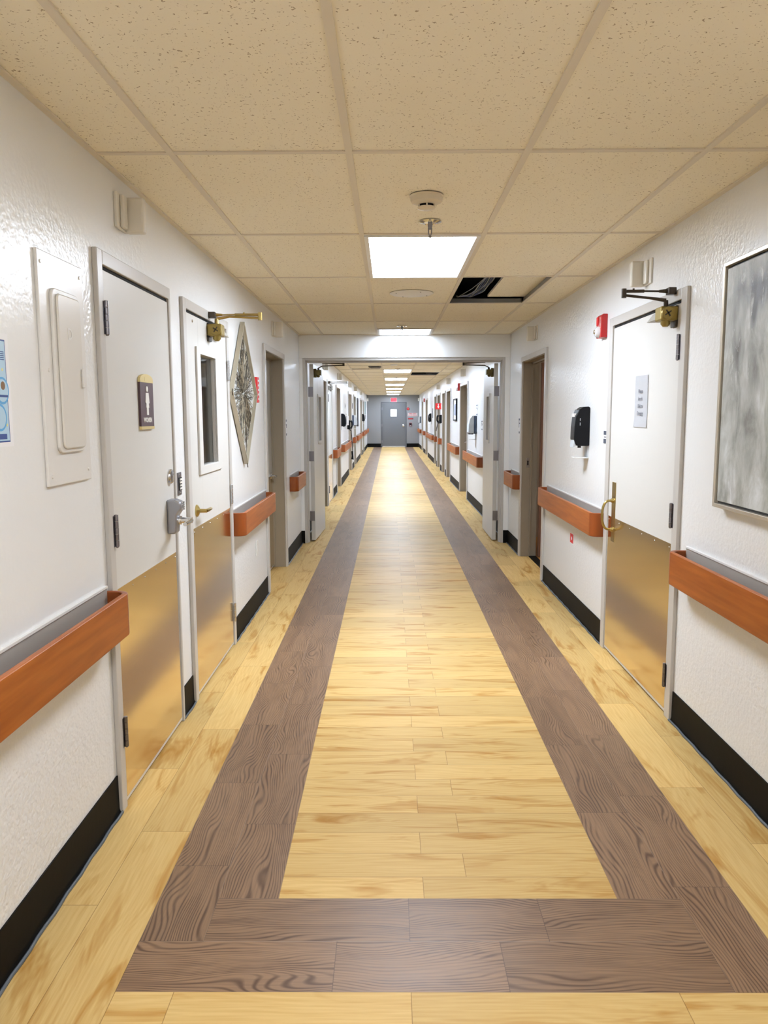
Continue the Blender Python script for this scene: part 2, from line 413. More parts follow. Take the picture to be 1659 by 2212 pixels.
# cross wall around the open double doors
OX0, OX1, OZ = -.978, 1.308, 2.112
b = MB(); b.box(XL, OX0, YX, YX + .2, 0, OZ); b.box(OX1, XR, YX, YX + .2, 0, OZ); b.box(XL, XR, YX, YX + .2, OZ, HT)
struct(b.build('wall_cross', M['wall_cross'], bevel=.004), 'off-white header wall with narrow piers over the double doors')

# ------------------------------------------------------------------ ceiling
def build_ceiling():
    ys = [GY0 + GS * k for k in range(-5, 40)]
    ys = [y for y in ys if YB < y < YE]
    # hall beyond the cross wall runs on its own grid
    far0 = 11.9
    segs = [([YB] + [y for y in ys if y < YX - .02] + [YX], GX), ([YX + .2] + [far0 + GS * k for k in range(-2, 40) if YX + .25 < far0 + GS * k < YE - .02] + [YE], GX)]
    skip = []
    tiles, grid, web = MB(), MB(), MB()
    lights = {(4.0077, 1)}
    def cut(x0, x1, y0, y1):
        for h in HOLES:
            if h[0] < (x0 + x1) / 2 < h[1] and h[2] < (y0 + y1) / 2 < h[3]: return True
        return False
    for yl, gx in segs:
        xs = [XL] + gx + [XR]
        for j in range(len(yl) - 1):
            for i in range(len(xs) - 1):
                if cut(xs[i], xs[i + 1], yl[j], yl[j + 1]): continue
                tiles.box(xs[i] + .004, xs[i + 1] - .004, yl[j] + .004, yl[j + 1] - .004, ZC + .004, ZC + .02)
        for x in gx: grid.box(x - .012, x + .012, yl[0], yl[-1], ZC - .002, ZC + .004); web.box(x - .0015, x + .0015, yl[0], yl[-1], ZC + .004, ZC + .042)
        for y in yl[1:-1]:
            for a, c in zip(xs, xs[1:]): grid.box(a + .012, c - .012, y - .012, y + .012, ZC - .0012, ZC + .0035); web.box(a + .012, c - .012, y - .0015, y + .0015, ZC + .0035, ZC + .038)
        for x, s in ((XL, 1), (XR, -1)): grid.box(min(x, x + s * .022), max(x, x + s * .022), yl[0], yl[-1], ZC - .003, ZC + .003)
        grid.box(XL, XR, yl[0], yl[0] + .02, ZC - .003, ZC + .003); grid.box(XL, XR, yl[-1] - .02, yl[-1], ZC - .003, ZC + .003)
    o = struct(tiles.build('ceiling', M['tile']), 'speckled cream mineral-fibre ceiling tiles')
    g = grid.build('ceiling_grid', M['grid'], o); g['label'] = 'cream metal ceiling grid'
    g = web.build('ceiling_grid_web', M['tin'], o); g['label'] = 'bare zinc webs above the grid'
    return o
LX0, LX1 = GX[1], GX[2]
LIGHTS = [(-3.2 + .1, 'fill_near'), (.350, 'fill_near'), (4.0077, 'lamp'), (11.9, 'lamp_far'), (15.5576, 'lamp_far'), (19.2152, 'lamp_far'), (22.8728, 'lamp_far'), (26.5304, 'lamp_far'), (30.188, 'lamp_far'), (33.8456, 'lamp_far')]
HOLES = [(LX0 - .01, LX1 + .01, y - .01, y + GS + .01) for y, _ in LIGHTS]
HOLES += [(LX0 - .01, LX1 + .01, 7.66, 8.89), (GX[2] - .01, GX[3] + .01, 5.22, 6.45), (GX[2] - .01, GX[3] + .01, 16.776 - .01, 17.996 + .01), (GX[0] - .01, GX[1] + .01, 14.338 - .01, 15.558 + .01)]
ceil = build_ceiling()
struct(MB().box(XL - .16, XR + .16, YB - .15, YE + .15, HT, HT + .1).build('trim_2', M['matte']), 'dark structural deck above the ceiling grid')

# ceiling light troffers
def light(y0, L, mkey, label):
    t = empty('ceiling_light', ((LX0 + LX1) / 2, y0 + L / 2, ZC), 0, label, 'ceiling light', 'fluorescent ceiling lights down the hall')
    w, h = (LX1 - LX0) / 2 - .012, L / 2 - .012
    o = [(-w, -h), (w, -h), (w, h), (-w, h)]; q = .022
    i = [(-w + q, -h + q), (w - q, -h + q), (w - q, h - q), (-w + q, h - q)]
    b = MB(); b.ring(o, i, -.003, .012)
    bmesh.ops.rotate(b.bm, verts=b.bm.verts, cent=(0, 0, 0), matrix=Matrix.Rotation(-PI / 2, 3, 'X'))
    bmesh.ops.translate(b.bm, verts=b.bm.verts, vec=(0, 0, .004))
    b.build('frame', M['white'], t)
    MB().box(-w + q, w - q, -h + q, h - q, .004, .007).build('diffuser', M[mkey], t)
    MB().box(-w, w, -h, h, .02, .09).build('housing', M['white'], t)
    for yy in (-h * .72, h * .72): MB().box(w - .02, w - .004, yy - .012, yy + .012, -.006, .0).build('latch', M['steel'], t)
    return t
ords = ['first', 'second', 'third', 'fourth', 'fifth', 'sixth', 'seventh', 'eighth', 'ninth', 'tenth', 'eleventh', 'twelfth']
light(LIGHTS[0][0], GS, 'fill_near', 'added unseen fill light furthest behind the camera')  # added fill behind the camera, not a known fixture
light(LIGHTS[1][0], GS, 'fill_near', 'added fill light directly above the camera, out of the frame')  # added overhead fill that lifts the near walls and ceiling
light(LIGHTS[2][0], GS, 'lamp', 'large glowing ceiling light nearest the camera, beside the missing tile')
light(YX - .612, .606, 'lamp_wall', 'square glowing ceiling light against the header wall of the double doors')
for k, (y, mk) in enumerate(LIGHTS[3:]):
    light(y, GS, mk, f'{ords[k]} glowing ceiling light beyond the double doors')
# plain tile filling beside the square light
MB().box(LX0 + .004, LX1 - .004, GY0 + 4 * GS + .004, YX - .616, ZC + .004, ZC + .02).build('ceiling_tile_panel', M['tile'], ceil)
MB().box(LX0 + .012, LX1 - .012, YX - .624, YX - .6, ZC - .0012, ZC + .0035).build('ceiling_tee', M['grid'], ceil)

# missing tile with wires, shoved tile
def shoved(x0, x1, y0, y1, z, label):
    t = MB().box(x0, x1, y0, y1, z, z + .016).build('ceiling_tile', M['tile'])
    return tag(t, label, 'ceiling tile')
shoved(.79, 1.36, 5.262, 6.400, ZC + .045, 'loose ceiling tile pushed up and aside beside the dark hole')
shoved(GX[2] + .03, GX[3] - .02, 16.80, 17.68, ZC + .05, 'loose ceiling tile leaving a narrow dark gap beyond the double doors')
shoved(GX[0] + .005, GX[1] - .26, 14.345, 15.55, ZC + .012, 'slipped ceiling tile beside a dark square opening beyond the double doors')
MB().box(GX[1] - .255, GX[1] - .005, 14.345, 14.60, ZC + .005, ZC + .02).build('ceiling_tile_panel', M['tile'], ceil)
MB().box(GX[1] - .255, GX[1] - .005, 15.2, 15.55, ZC + .005, ZC + .02).build('ceiling_tile_panel', M['tile'], ceil)
v = empty('ceiling_vent', (GX[1] - .12, 14.9, ZC - .006), 0, 'black slotted ceiling vent beyond the double doors, left of the lights', 'vent')
b = MB(); b.box(-.12, .10, -.30, .30, .004, .012); b.build('plate', M['dark'], v)
for k in range(7): MB().box(-.10, .08, -.26 + k * .08, -.235 + k * .08, -.004, .004).build('slat', M['tin'], v)

w = empty('wire_bundle', (.70, 6.30, ZC + .02), 0, 'loose grey and blue wires hanging in the open ceiling hole', 'wires')
for k in range(7):
    x = .012 * k; pts = [(.045 + x * .5, -.98, .16), (.03 + x * .7, -.6, .11), (.0 + x, -.3, .075), (-.03 + x, -.1, .05), (-.08 + x * .8, .03, .022), (-.16 + x * .6, .075, .03)]
    P = []
    for i in range(len(pts) - 1):
        a, c = Vector(pts[i]), Vector(pts[i + 1])
        for q in range(5): P.append(a.lerp(c, q / 5) + Vector((0, 0, math.sin((i * 5 + q) * .7 + k) * .006)))
    P.append(Vector(pts[-1])); MB().tube(P, .0045, 8).build('wire', M['cable'] if k % 3 == 0 else M['cableb'], w, smooth=True)
MB().tube([(-.15, .07, .02), (-.06, -.15, .05), (.02, -.5, .09), (.05, -.9, .15)], .003, 8).build('wire', M['cable'], w, smooth=True)
b = MB(); bmesh.ops.create_icosphere(b.bm, subdivisions=3, radius=.1)
for vv in b.bm.verts: vv.co *= 1 + random.uniform(-.35, .35); vv.co.z *= .5; vv.co.x *= 1.3
tag(b.build('hanging_insulation', M['foil'], loc=(.62, 5.50, ZC + .42)), 'brown crumpled insulation scrap inside the open ceiling hole', 'insulation')

# detector, sprinklers, round plate
d = empty('smoke_detector', (.155, 3.325, ZC), 0, 'cream round smoke detector with dark vents on the near ceiling', 'smoke detector')
MB().lathe([(.070, 0), (.071, -.004), (.066, -.007), (.066, -.018), (.062, -.026), (.036, -.036)], n=48).build('base', M['cream'], d, smooth=True)
MB().lathe([(.034, -.036), (.033, -.046)], n=48).build('vent', M['dark'], d, smooth=True)
MB().lathe([(.037, -.045), (.036, -.050), (.028, -.054), (.0, -.055)], n=48).build('cap', M['cream'], d, smooth=True)
for k in range(6):
    t = PI / 3 * k + PI / 2; MB().cyl((.0345 * math.cos(t), .0345 * math.sin(t), -.035), (.0345 * math.cos(t), .0345 * math.sin(t), -.047), .003).build('rib', M['cream'], d)
def sprinkler(x, y, label):
    s = empty('sprinkler_head', (x, y, ZC), 0, label, 'sprinkler', 'ceiling sprinkler heads')
    MB().lathe([(.053, 0), (.053, -.002), (.034, -.008), (.030, -.005), (.016, -.007)], n=36).build('escutcheon', M['chrome'], s, smooth=True)
    MB().lathe([(.011, -.005), (.011, -.02), (.008, -.034), (.005, -.036)], n=16).build('body', M['pewter'], s, smooth=True)
    for sgn in (-1, 1): MB().tube([(sgn * .008, 0, -.03), (sgn * .007, 0, -.05), (sgn * .002, 0, -.066)], .0026, 8).build('frame_arm', M['pewter'], s, smooth=True)
    MB().lathe([(.007, -.066), (.007, -.071), (.003, -.073)], n=16).build('deflector', M['pewter'], s, smooth=True)
    return s
sp = sprinkler(.192, 3.755, 'sprinkler head with chrome plate just beyond the smoke detector')
dup(sp, (.129, 8.03, ZC), label='sprinkler head in front of the square light at the header wall')
for k, y in enumerate((15.35, 19.0, 22.65, 26.3, 29.95)): dup(sp, (.165, y, ZC), label=f'{ords[k]} small sprinkler head beyond the double doors')
pl = empty('ceiling_plate', (.167, 5.905, ZC), 0, 'white round metal access plate on the ceiling behind the nearest light', 'ceiling plate')
MB().lathe([(.162, 0), (.162, -.002), (.150, -.008), (.0, -.010)], n=56).build('disc', M['white'], pl, smooth=True)
for k in range(4):
    t = PI / 2 * k + .5; MB().lathe([(.005, -.0085), (.004, -.011)], (.13 * math.cos(t), .13 * math.sin(t), 0), n=12).build('screw', M['pewter'], pl)
pl2 = empty('ceiling_plate', (.085, 14.1, ZC), 0, 'small white round plate on the ceiling just beyond the double doors', 'ceiling plate')
MB().lathe([(.07, 0), (.07, -.004), (.05, -.02), (.0, -.022)], n=40).build('disc', M['white'], pl2, smooth=True)

# ------------------------------------------------------------------ doors
DN = [0]
def door(loc_rz, W, jl, jr, label, hinge='L', recess=0., leaf='leaf', frame='frame', top=2.05, ltop=1.996, kick=None, depth=.16, gap=.0035, leaf_open=False, hinges=True, detail=True):
    """Local x runs from the left outer edge of the frame; jl/jr = frame face widths."""
    DN[0] += 1
    t = empty(f'door_{DN[0]}', loc_rz[0], loc_rz[1], label, 'door', kind='structure')
    fo = -.018                                    # frame face stands proud of the wall
    x0, x1 = jl, W - jr
    fb = MB()
    for a, c in ((0, jl), (W - jr, W)): fb.box(a, c, fo, .0 if recess == 0 else .0, 0, top)
    fb.box(jl, W - jr, fo, 0, ltop + .004, top)
    fb.build('frame', M[frame], t, bevel=.003)
    jb = MB(); jt = .012                          # jamb lining
    jb.box(x0 - .02, x0 + .001, 0, depth, 0, ltop + .004); jb.box(x1 - .001, x1 + .02, 0, depth, 0, ltop + .004); jb.box(x0, x1, 0, depth, ltop, ltop + .004)
    if recess > 0:                                # door stop
        sy = recess - .016
        jb.box(x0, x0 + .016, sy, sy + .016, 0, ltop); jb.box(x1 - .016, x1, sy, sy + .016, 0, ltop); jb.box(x0, x1, sy, sy + .016, ltop - .016, ltop)
    jb.build('jamb', M['jamb'] if recess > 0 else M['frame'], t)
    L0, L1 = x0 + gap, x1 - gap
    ly = -.010 if recess == 0 else recess
    lf = None
    if not leaf_open:
        lf = (L0, L1, ly)
        t['_l'] = L0
    return t, L0, L1, ly
def fin(t):
    if '_l' in t: del t['_l']
def shade_strips(t, a, c, ly):                        # black strips that paint in the shade of the gap round a flush leaf
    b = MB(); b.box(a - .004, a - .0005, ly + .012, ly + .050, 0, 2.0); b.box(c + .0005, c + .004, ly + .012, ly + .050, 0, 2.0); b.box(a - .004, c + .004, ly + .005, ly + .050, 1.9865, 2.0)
    return b.build('gap_shade', M['matte'], t)
def mkleaf(t, L0, L1, ly, m='leaf', ltop=1.9855, z0=.012, hole=None):
    b = MB()
    if hole:
        hx0, hx1, hz0, hz1 = hole
        b.box(L0, hx0, ly, ly + .044, z0, ltop); b.box(hx1, L1, ly, ly + .044, z0, ltop); b.box(hx0, hx1, ly, ly + .044, z0, hz0); b.box(hx0, hx1, ly, ly + .044, hz1, ltop)
        bmesh.ops.remove_doubles(b.bm, verts=b.bm.verts, dist=1e-5)
    else: b.box(L0, L1, ly, ly + .044, z0, ltop)
    return b.build('leaf', M[m], t, bevel=.0015)
def kickplate(t, L0, L1, ly, z1, z0=.03, side=.012):
    o = MB().box(L0 + side, L1 - side, ly - .0022, ly + .001, z0, z1).build('kick_plate', M['kick'], t)
    n = 6
    for k in range(n):
        x = L0 + side + .02 + (L1 - L0 - 2 * side - .04) * k / (n - 1)
        for z in (z1 - .02,): MB().lathe([(.004, 0), (.003, -.0015)], (x, ly - .0022, z), 'y', 10).build('screw', M['steel'], o)
    return o
def hinge(t, x, ly, z, m='pewter', flip=1):
    h = MB(); hh = .057
    h.box(min(x, x - flip * .018), max(x, x - flip * .018), ly - .0085, ly - .005, z - hh, z + hh)
    o = h.build('hinge', M[m], t)
    q = MB()
    for k in range(5):
        a = z - hh + .0235 * k; q.cyl((x + flip * .002, ly - .0135, a + .0006), (x + flip * .002, ly - .0135, a + .0225), .0075, n=16)
    q.lathe([(.006, z + hh), (.004, z + hh + .004)], (x + flip * .002, ly - .0135, 0), n=12); q.lathe([(.004, z - hh - .004), (.006, z - hh)], (x + flip * .002, ly - .0135, 0), n=12)
    q.build('knuckle', M[m], o, smooth=True)
    return o
def closer(t, x, ly, ztop, flip=1, body='bronze', arm='brass', reach=.30, headz=2.03, wing=.16, parent_y=-.018):
    """x = near end of the body, flip = direction of the body along the wall."""
    c = MB()
    f = flip
    xa, xb = sorted((x, x + f * .085))
    c.box(xa, xb, ly - .083, ly, ztop - .066, ztop)
    o = c.build('door_closer', M[body], t, bevel=.008)
    m = MB(); m.box(min(x + f * .004, x + f * .07), max(x + f * .004, x + f * .07), ly - .012, ly, ztop - .095, ztop + .004); m.build('mounting_plate', M['bronze_dark' if body == 'bronze' else body], o, bevel=.003)
    e = MB(); e.cyl((x, ly - .052, ztop - .033), (x - f * .012, ly - .052, ztop - .033), .030, .028, 28); e.build('end_cap', M[body], o, smooth=True)
    s = MB()
    for a in (.6, .6 + PI / 2):
        ca, sa = math.cos(a), math.sin(a); q = .017
        P = [(ly - .052 + ca * u - sa * v, ztop - .033 + sa * u + ca * v) for u, v in ((-q, -.003), (q, -.003), (q, .003), (-q, .003))]
        s.prism_x(P, x - f * .0135, x - f * .0115)
    s.build('slot', M['bronze_dark'], o)
    k = MB(); k.lathe([(.022, ztop - .066), (.022, ztop - .080), (.012, ztop - .092)], (x + f * .03, ly - .05, 0), n=20); k.build('valve_knob', M[body], o, smooth=True)
    g = MB(); g.prism_x([(ly - .075, ztop - .052), (ly - .012, ztop - .052), (ly - .012, ztop - .012), (ly - .045, ztop - .012)], x + f * .08, x + f * (.085 + wing)); g.build('wing_cover', M['retainer'], o)
    # arms fold out square to the wall
    xs = x + f * .035; zs = ztop + .030
    am = MB(); am.cyl((xs, ly - .050, ztop), (xs, ly - .050, zs), .013, .011, 16)
    am.tube([(xs, ly - .050, zs), (xs + f * .004, ly - .085, zs + .006), (xs + f * .01, ly - .12, zs + .012), (xs + f * .012, -reach, headz - .018)], [.009, .008, .006, .0065], 10)
    am.cyl((xs + f * .012, -reach, headz - .030), (xs + f * .012, -reach, headz + .012), .012, n=16)
    am.tube([(xs + f * .012, -reach, headz), (xs + f * .012, -.16, headz + .001)], .0075, 10); am.tube([(xs + f * .012, -.16, headz + .001), (xs + f * .012, -.09, headz)], .0045, 10)
    am.tube([(xs + f * .012, -.09, headz), (xs + f * .01, -.055, headz)], [.006, .010], 10)
    am.cyl((xs + f * .012, -.21, headz + .004), (xs + f * .012, -.21, headz + .013), .005, n=10)
    am.build('closer_arm', M[arm], o, smooth=True)
    ft = MB(); ft.box(xs - .022, xs + .022, -.055, parent_y, headz - .018, headz + .014); ft.build('arm_shoe', M['bronze_dark'], o, bevel=.003)
    return o
def lever(t, x, ly, z, m='brass', direction=1, length=.09):
    b = MB(); b.lathe([(.032, 0), (.032, -.006), (.024, -.012), (.011, -.018), (.010, -.055)], (x, ly, z), 'y', 28)
    o = b.build('lever_handle', M[m], t, smooth=True)
    MB().tube([(x, ly - .05, z), (x + direction * .02, ly - .056, z + .001), (x + direction * length, ly - .053, z)], [.010, .0095, .008], 12).build('lever', M[m], o, smooth=True)
    return o

# --- door 1: women's restroom, left wall
t, a, c, ly = door(onL(2.740), .897, .052, .022, "cream flush restroom door with steel kick plate and keypad lock on the left wall", hinge='L')
fin(t); mkleaf(t, a, c, ly); shade_strips(t, a, c, ly); kickplate(t, a, c, ly, .838)
for z in (1.817, 1.058, .295): hinge(t, a - .003, ly, z)
b = MB(); b.lathe([(.034, 0), (.034, -.008), (.030, -.014), (.012, -.017), (.0, -.017)], (3.545 - 2.740, ly, 1.199), 'y', 32); b.build('deadbolt', M['steel'], t, smooth=True)
kx = 3.512 - 2.740
b = MB(); P = [(ly + 0, .94), (ly + 0, 1.098), (ly - .035, 1.098), (ly - .064, 1.085), (ly - .066, 1.055), (ly - .045, 1.025), (ly - .040, .95), (ly - .034, .94)]
b.prism_x(P, kx - .034, kx + .034); lk = b.build('keypad_lock', M['gun'], t, bevel=.008, seg=3)
for r_ in range(2):
    for q in range(4): MB().cyl((kx - .012 + .024 * r_, ly - .060, 1.052 + .0105 * q), (kx - .012 + .024 * r_, ly - .070, 1.052 + .0105 * q), .004, n=10).build('button', M['steel'], lk)
b = MB(); b.cyl((kx + .004, ly - .036, 1.0), (kx + .004, ly - .055, 1.0), .020, n=24); b.tube([(kx + .004, ly - .05, 1.0), (kx + .004, ly - .105, 1.0)], [.014, .014], 16)
b.tube([(kx + .004, ly - .098, 1.0), (kx - .02, ly - .10, .998), (kx - .09, ly - .096, .994)], [.013, .011, .009], 14); b.build('lever', M['chrome'], lk, smooth=True)
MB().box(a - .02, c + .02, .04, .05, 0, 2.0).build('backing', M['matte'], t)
MB().box(a - .01, c + .01, -.03, .10, 0, .008).build('threshold', M['oak_sill'] if 'oak_sill' in M else M['yellow'], t) if False else None

# --- door 2: windowed door, left wall
t, a, c, ly = door(onL(3.860), 1.070, .058, .056, 'cream door with a narrow window, bronze closer and steel kick plate on the left wall', hinge='R')
fin(t)
hx = (4.170 - 3.860, 4.530 - 3.860, 1.207, 1.797)
mkleaf(t, a, c, ly, hole=hx); shade_strips(t, a, c, ly); kickplate(t, a, c, ly, .897)
wf = MB(); wf.ring([(hx[0] - .075, hx[2] - .045), (hx[1] + .10, hx[2] - .045), (hx[1] + .10, hx[3] + .035), (hx[0] - .075, hx[3] + .035)], [(hx[0], hx[2]), (hx[1], hx[2]), (hx[1], hx[3]), (hx[0], hx[3])], ly - .012, ly + .0)
w = wf.build('window_frame', M['leaf'], t, bevel=.003)
MB().box(hx[0], hx[1], ly + .018, ly + .024, hx[2], hx[3]).build('glass', M['glass'], w)
for z in (1.75, .982, .22): hinge(t, c + .003, ly, z, 'steel', -1)
closer(t, 4.375 - 3.860, ly, 1.978, 1)
lever(t, 4.02 - 3.860, ly, .982, 'brass', 1, .10)
MB().lathe([(.008, 0), (.007, -.003), (0, -.003)], (4.06 - 3.86, ly, 1.955), 'y', 16).build('peephole', M['chrome'], t)
# --- door 3: recessed, left wall
t, a, c, ly = door(onL(6.340), 1.215, .068, .068, 'dark recessed door with steel kick plate left of the double doors', recess=.115)
fin(t); mkleaf(t, a, c, ly, 'leaf_grey'); kickplate(t, a, c, ly, .90); lever(t, c - .10, ly, .90, 'steel', -1, .10)
# --- door 4: right wall with brass pull
t, a, c, ly = door(onR(4.865), 1.245, .072, .068, 'cream door with brass pull handle and steel kick plate on the right wall', hinge='R')
fin(t); mkleaf(t, a, c, ly); shade_strips(t, a, c, ly); kickplate(t, a, c, ly, .853)
for z in (1.782, .992, .205): hinge(t, c + .003, ly, z, 'pewter', -1)
closer(t, 4.865 - 3.735, ly, 1.976, -1, 'bronze', 'bronze_dark', .255, 2.05, .14)
px = 4.865 - 4.675
b = MB(); b.box(px - .035, px + .035, ly - .004, ly + .001, .705, 1.068); pp = b.build('pull_plate', M['brass'], t, bevel=.002)
b = MB(); P = []
for i in range(21):
    th = -PI / 2 + PI * i / 20; P.append((px, ly - .012 - .058 * max(0, math.cos(th)) ** .55, .868 + .088 * math.sin(th)))
b.tube(P, .0075, 14)
for z in (.78, .956): b.lathe([(.016, 0), (.014, -.008), (.010, -.016)], (px, ly - .004, z), 'y', 20)
b.build('pull_handle', M['brass'], pp, smooth=True)
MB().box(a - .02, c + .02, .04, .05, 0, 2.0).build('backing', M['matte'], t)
# --- door 5: open doorway, right wall
t, a, c, ly = door(onR(8.085), 1.285, .066, .066, 'open doorway with brown jambs right of the double doors', recess=.10, leaf_open=True)
fin(t)
b = MB(); b.box(a + .03, a + .075, .17, 1.10, .012, 1.99); lf = b.build('leaf', M['brownwood'], t, bevel=.002); lf['label'] = 'brown door leaf swung open into the room'
st = MB(); st.box(a - .004, a + .0005, .045, .075, .93, 1.03); s_ = st.build('strike_plate', M['steel'], t); MB().box(a - .003, a + .001, .053, .067, .955, 1.0).build('strike_hole', M['dark'], s_)
b = MB(); b.box(a + .001, c - .001, .085, .16, -.002, .006); b.build('threshold', M['black'], t)
# room beyond it
struct(MB().box(XR + .165, 4.4, 6.0, 9.3, -.003, .001).build('floor_side', M['orange_floor']), 'orange vinyl floor of the side room')
b = MB(); b.box(XR + .16, 4.4, 9.3, 9.4, 0, 2.7).box(XR + .16, 4.4, 5.9, 6.0, 0, 2.7).box(4.4, 4.5, 5.9, 9.4, 0, 2.7).box(XR + .16, 4.5, 5.9, 9.4, 2.7, 2.8)
struct(b.build('wall_side', M['tan']), 'dim tan walls of the side room')
la = bpy.data.lights.new('side_room_fill', 'AREA'); la.energy = 30; la.size = .6; la.color = (1, .9, .78)  # unseen fill light added to brighten the side room
lo = bpy.data.objects.new('side_room_fill', la); COL.objects.link(lo); lo.location = (2.9, 7.4, 2.65)
# window room behind door 2
b = MB(); b.box(-3.4, XL - .16, 5.15, 5.25, 0, 2.7).box(-3.4, XL - .16, 2.3, 2.4, 0, 2.7).box(-3.5, -3.4, 2.3, 5.25, 0, 2.7).box(-3.5, XL - .16, 2.3, 5.25, 2.5, 2.7).box(-3.5, XL - .16, 2.3, 5.25, -.1, 0)
struct(b.build('wall_window_room', M['tan']), 'dim room behind the windowed door')
cu = empty('curtain', (XL - 1.2, 4.95, 0), 0, 'grey curtain seen through the narrow door window', 'curtain')
P = [(-.6 + i * .02, .03 * math.sin(i * .9)) for i in range(40)]
b = MB(); b.sweep(P, [(-.004, .1), (.004, .1), (.004, 2.2), (-.004, 2.2)]); b.build('cloth', M['leaf_grey'], cu, smooth=True)

# --- double doors, open
t = empty('door_6', ((OX0 + OX1) / 2, YX, 0), 0, 'grey open double doors with bronze closers under the header', 'double door', kind='structure')
cx = (OX0 + OX1) / 2; hw = (OX1 - OX0) / 2
fr = MB()
for s in (-1, 1):
    a, c = sorted((s * hw, s * (hw - .030))); fr.box(a, c, .012, .165, 0, OZ)
    a, c = sorted((s * (hw - .028), s * (hw - .046))); fr.box(a, c, .06, .115, 0, OZ - .02)
fr.box(-hw + .03, hw - .03, .012, .165, OZ - .03, OZ); fr.box(-hw + .046, hw - .046, .06, .115, OZ - .05, OZ - .028)
fr.build('frame', M['frame'], t, bevel=.003)
def dleaf(s, ang):
    """s=-1 left, 1 right: leaf swung back into the far hall."""
    lf = MB(); W, T = .99, .045
    # local: hinge at origin, leaf runs along +y, thickness towards the hall centre (-s)
    x0, x1 = sorted((0, -s * T))
    zb, zt = .012, 2.055
    wy0, wy1, wz0, wz1 = .40, .63, 1.165, 1.69
    lf.box(x0, x1, 0, wy0, zb, zt); lf.box(x0, x1, wy1, W, zb, zt); lf.box(x0, x1, wy0, wy1, zb, wz0); lf.box(x0, x1, wy0, wy1, wz1, zt)
    bmesh.ops.remove_doubles(lf.bm, verts=lf.bm.verts, dist=1e-5)
    o = lf.build('leaf', M['leaf_double'], t, bevel=.002)
    o.location = (s * (hw - .062), .145, 0); o.rotation_euler.z = ang
    b = MB(); n = -s * T
    for y0, y1, z0, z1 in ((wy0 - .035, wy0, wz0 - .035, wz1 + .035), (wy1, wy1 + .035, wz0 - .035, wz1 + .035), (wy0, wy1, wz0 - .035, wz0), (wy0, wy1, wz1, wz1 + .035)):
        a_, c_ = sorted((n, n - s * .008)); b.box(a_, c_, y0, y1, z0, z1)
    b.build('window_frame', M['leaf_double'], o)
    a_, c_ = sorted((n * .45, n * .55)); MB().box(a_, c_, wy0, wy1, wz0, wz1).build('glass', M['smoked'], o)
    for z in (1.74, 1.00, .30):
        a_, c_ = sorted((s * .012, -s * .040)); hb = MB(); hb.box(a_, c_, -.003, .001, z - .057, z + .057); hb.box(min(s * .012, s * .014), max(s * .012, s * .014), -.02, .03, z - .057, z + .057); hb.build('hinge', M['pewter'], o)
    # closer on the hall-side face
    cb = MB(); a_, c_ = sorted((n - s * .01, n - s * .085)); cb.box(a_, c_, .03, .12, 1.93, 1.99); cb.cyl((n - s * .055, .03, 1.96), (n - s * .055, .018, 1.96), .032, n=24); cb.lathe([(.02, 1.93), (.02, 1.915), (.01, 1.905)], (n - s * .05, .06, 0), n=16)
    a_, c_ = sorted((n, n - s * .03)); cb.box(a_, c_, .05, .10, 1.905, 2.005)
    k = cb.build('door_closer', M['bronze_deep'], o, smooth=False, bevel=.004)
    return o
M['leaf_double'] = mat('warm_grey_door', (.60, .585, .55), rough=.3, bump=(9, .15, .002))
M['bronze_deep'] = mat('deep_bronze', (.13, .098, .028), rough=.42, metal=.5)
dl = dleaf(-1, -.035); dr = dleaf(1, -.004)
for s in (-1, 1):
    X = lambda v: s * v
    b = MB()
    xs = hw - .062 - .045 - .055
    b.tube([(X(xs), .20, 1.99), (X(xs), .20, 2.012)], .012); b.tube([(X(xs), .20, 2.012), (X(xs - .05), .185, 2.034), (X(xs - .29), .20, 2.042)], .006)
    b.cyl((X(xs - .29), .20, 2.034), (X(xs - .29), .20, 2.068), .012); b.tube([(X(xs - .29), .20, 2.060), (X(xs - .05), .17, 2.066)], .006)
    b.tube([(X(xs - .05), .17, 2.066), (X(xs - .03), .13, 2.082)], .006)
    b.build('closer_arm', M['bronze_dark'], t, smooth=True)
    b = MB(); b.box(min(X(xs - .10), X(xs + .03)), max(X(xs - .10), X(xs + .03)), .117, .16, OZ - .047, OZ - .030); b.build('arm_shoe', M['bronze_dark'], t)

# --- doors further down the hall
farL = [(11.62, 12.55, 'leaf_dark', 'dark doorway on the left wall partly hidden by the left open double-door leaf'),
        (12.80, 13.75, None, 'white flush door with a white closer on the left wall beyond the double doors'),
        (14.98, 16.10, 'leaf_pink', 'recessed doorway on the left wall before the black soap dispenser'),
        (19.36, 20.9, 'leaf_pink', 'recessed doorway on the left wall behind the hanging black phone'),
        (22.35, 23.45, 'leaf_grey', 'grey recessed doorway on the left wall beyond the white towel dispenser'),
        (27.2, 28.7, 'leaf_pink', 'brown recessed doorway on the left wall before the far black dispenser'),
        (30.1, 31.1, 'leaf_dark', 'last dark doorway on the left wall before the end wall')]
for y0, y1, m, lb in farL:
    t, a, c, ly = door(onL(y0 - .05), y1 - y0 + .10, .055, .055, lb, recess=.12 if m else 0.)
    fin(t)
    mkleaf(t, a, c, ly, m or 'leaf')
    if m is None:
        kickplate(t, a, c, ly, .80); closer(t, .10, ly, 1.95, 1, 'retainer', 'retainer', .33, 2.01, .12)
        for z in (1.75, .25): hinge(t, a - .003, ly, z)
    else: lever(t, c - .09, ly, .95, 'steel', -1)
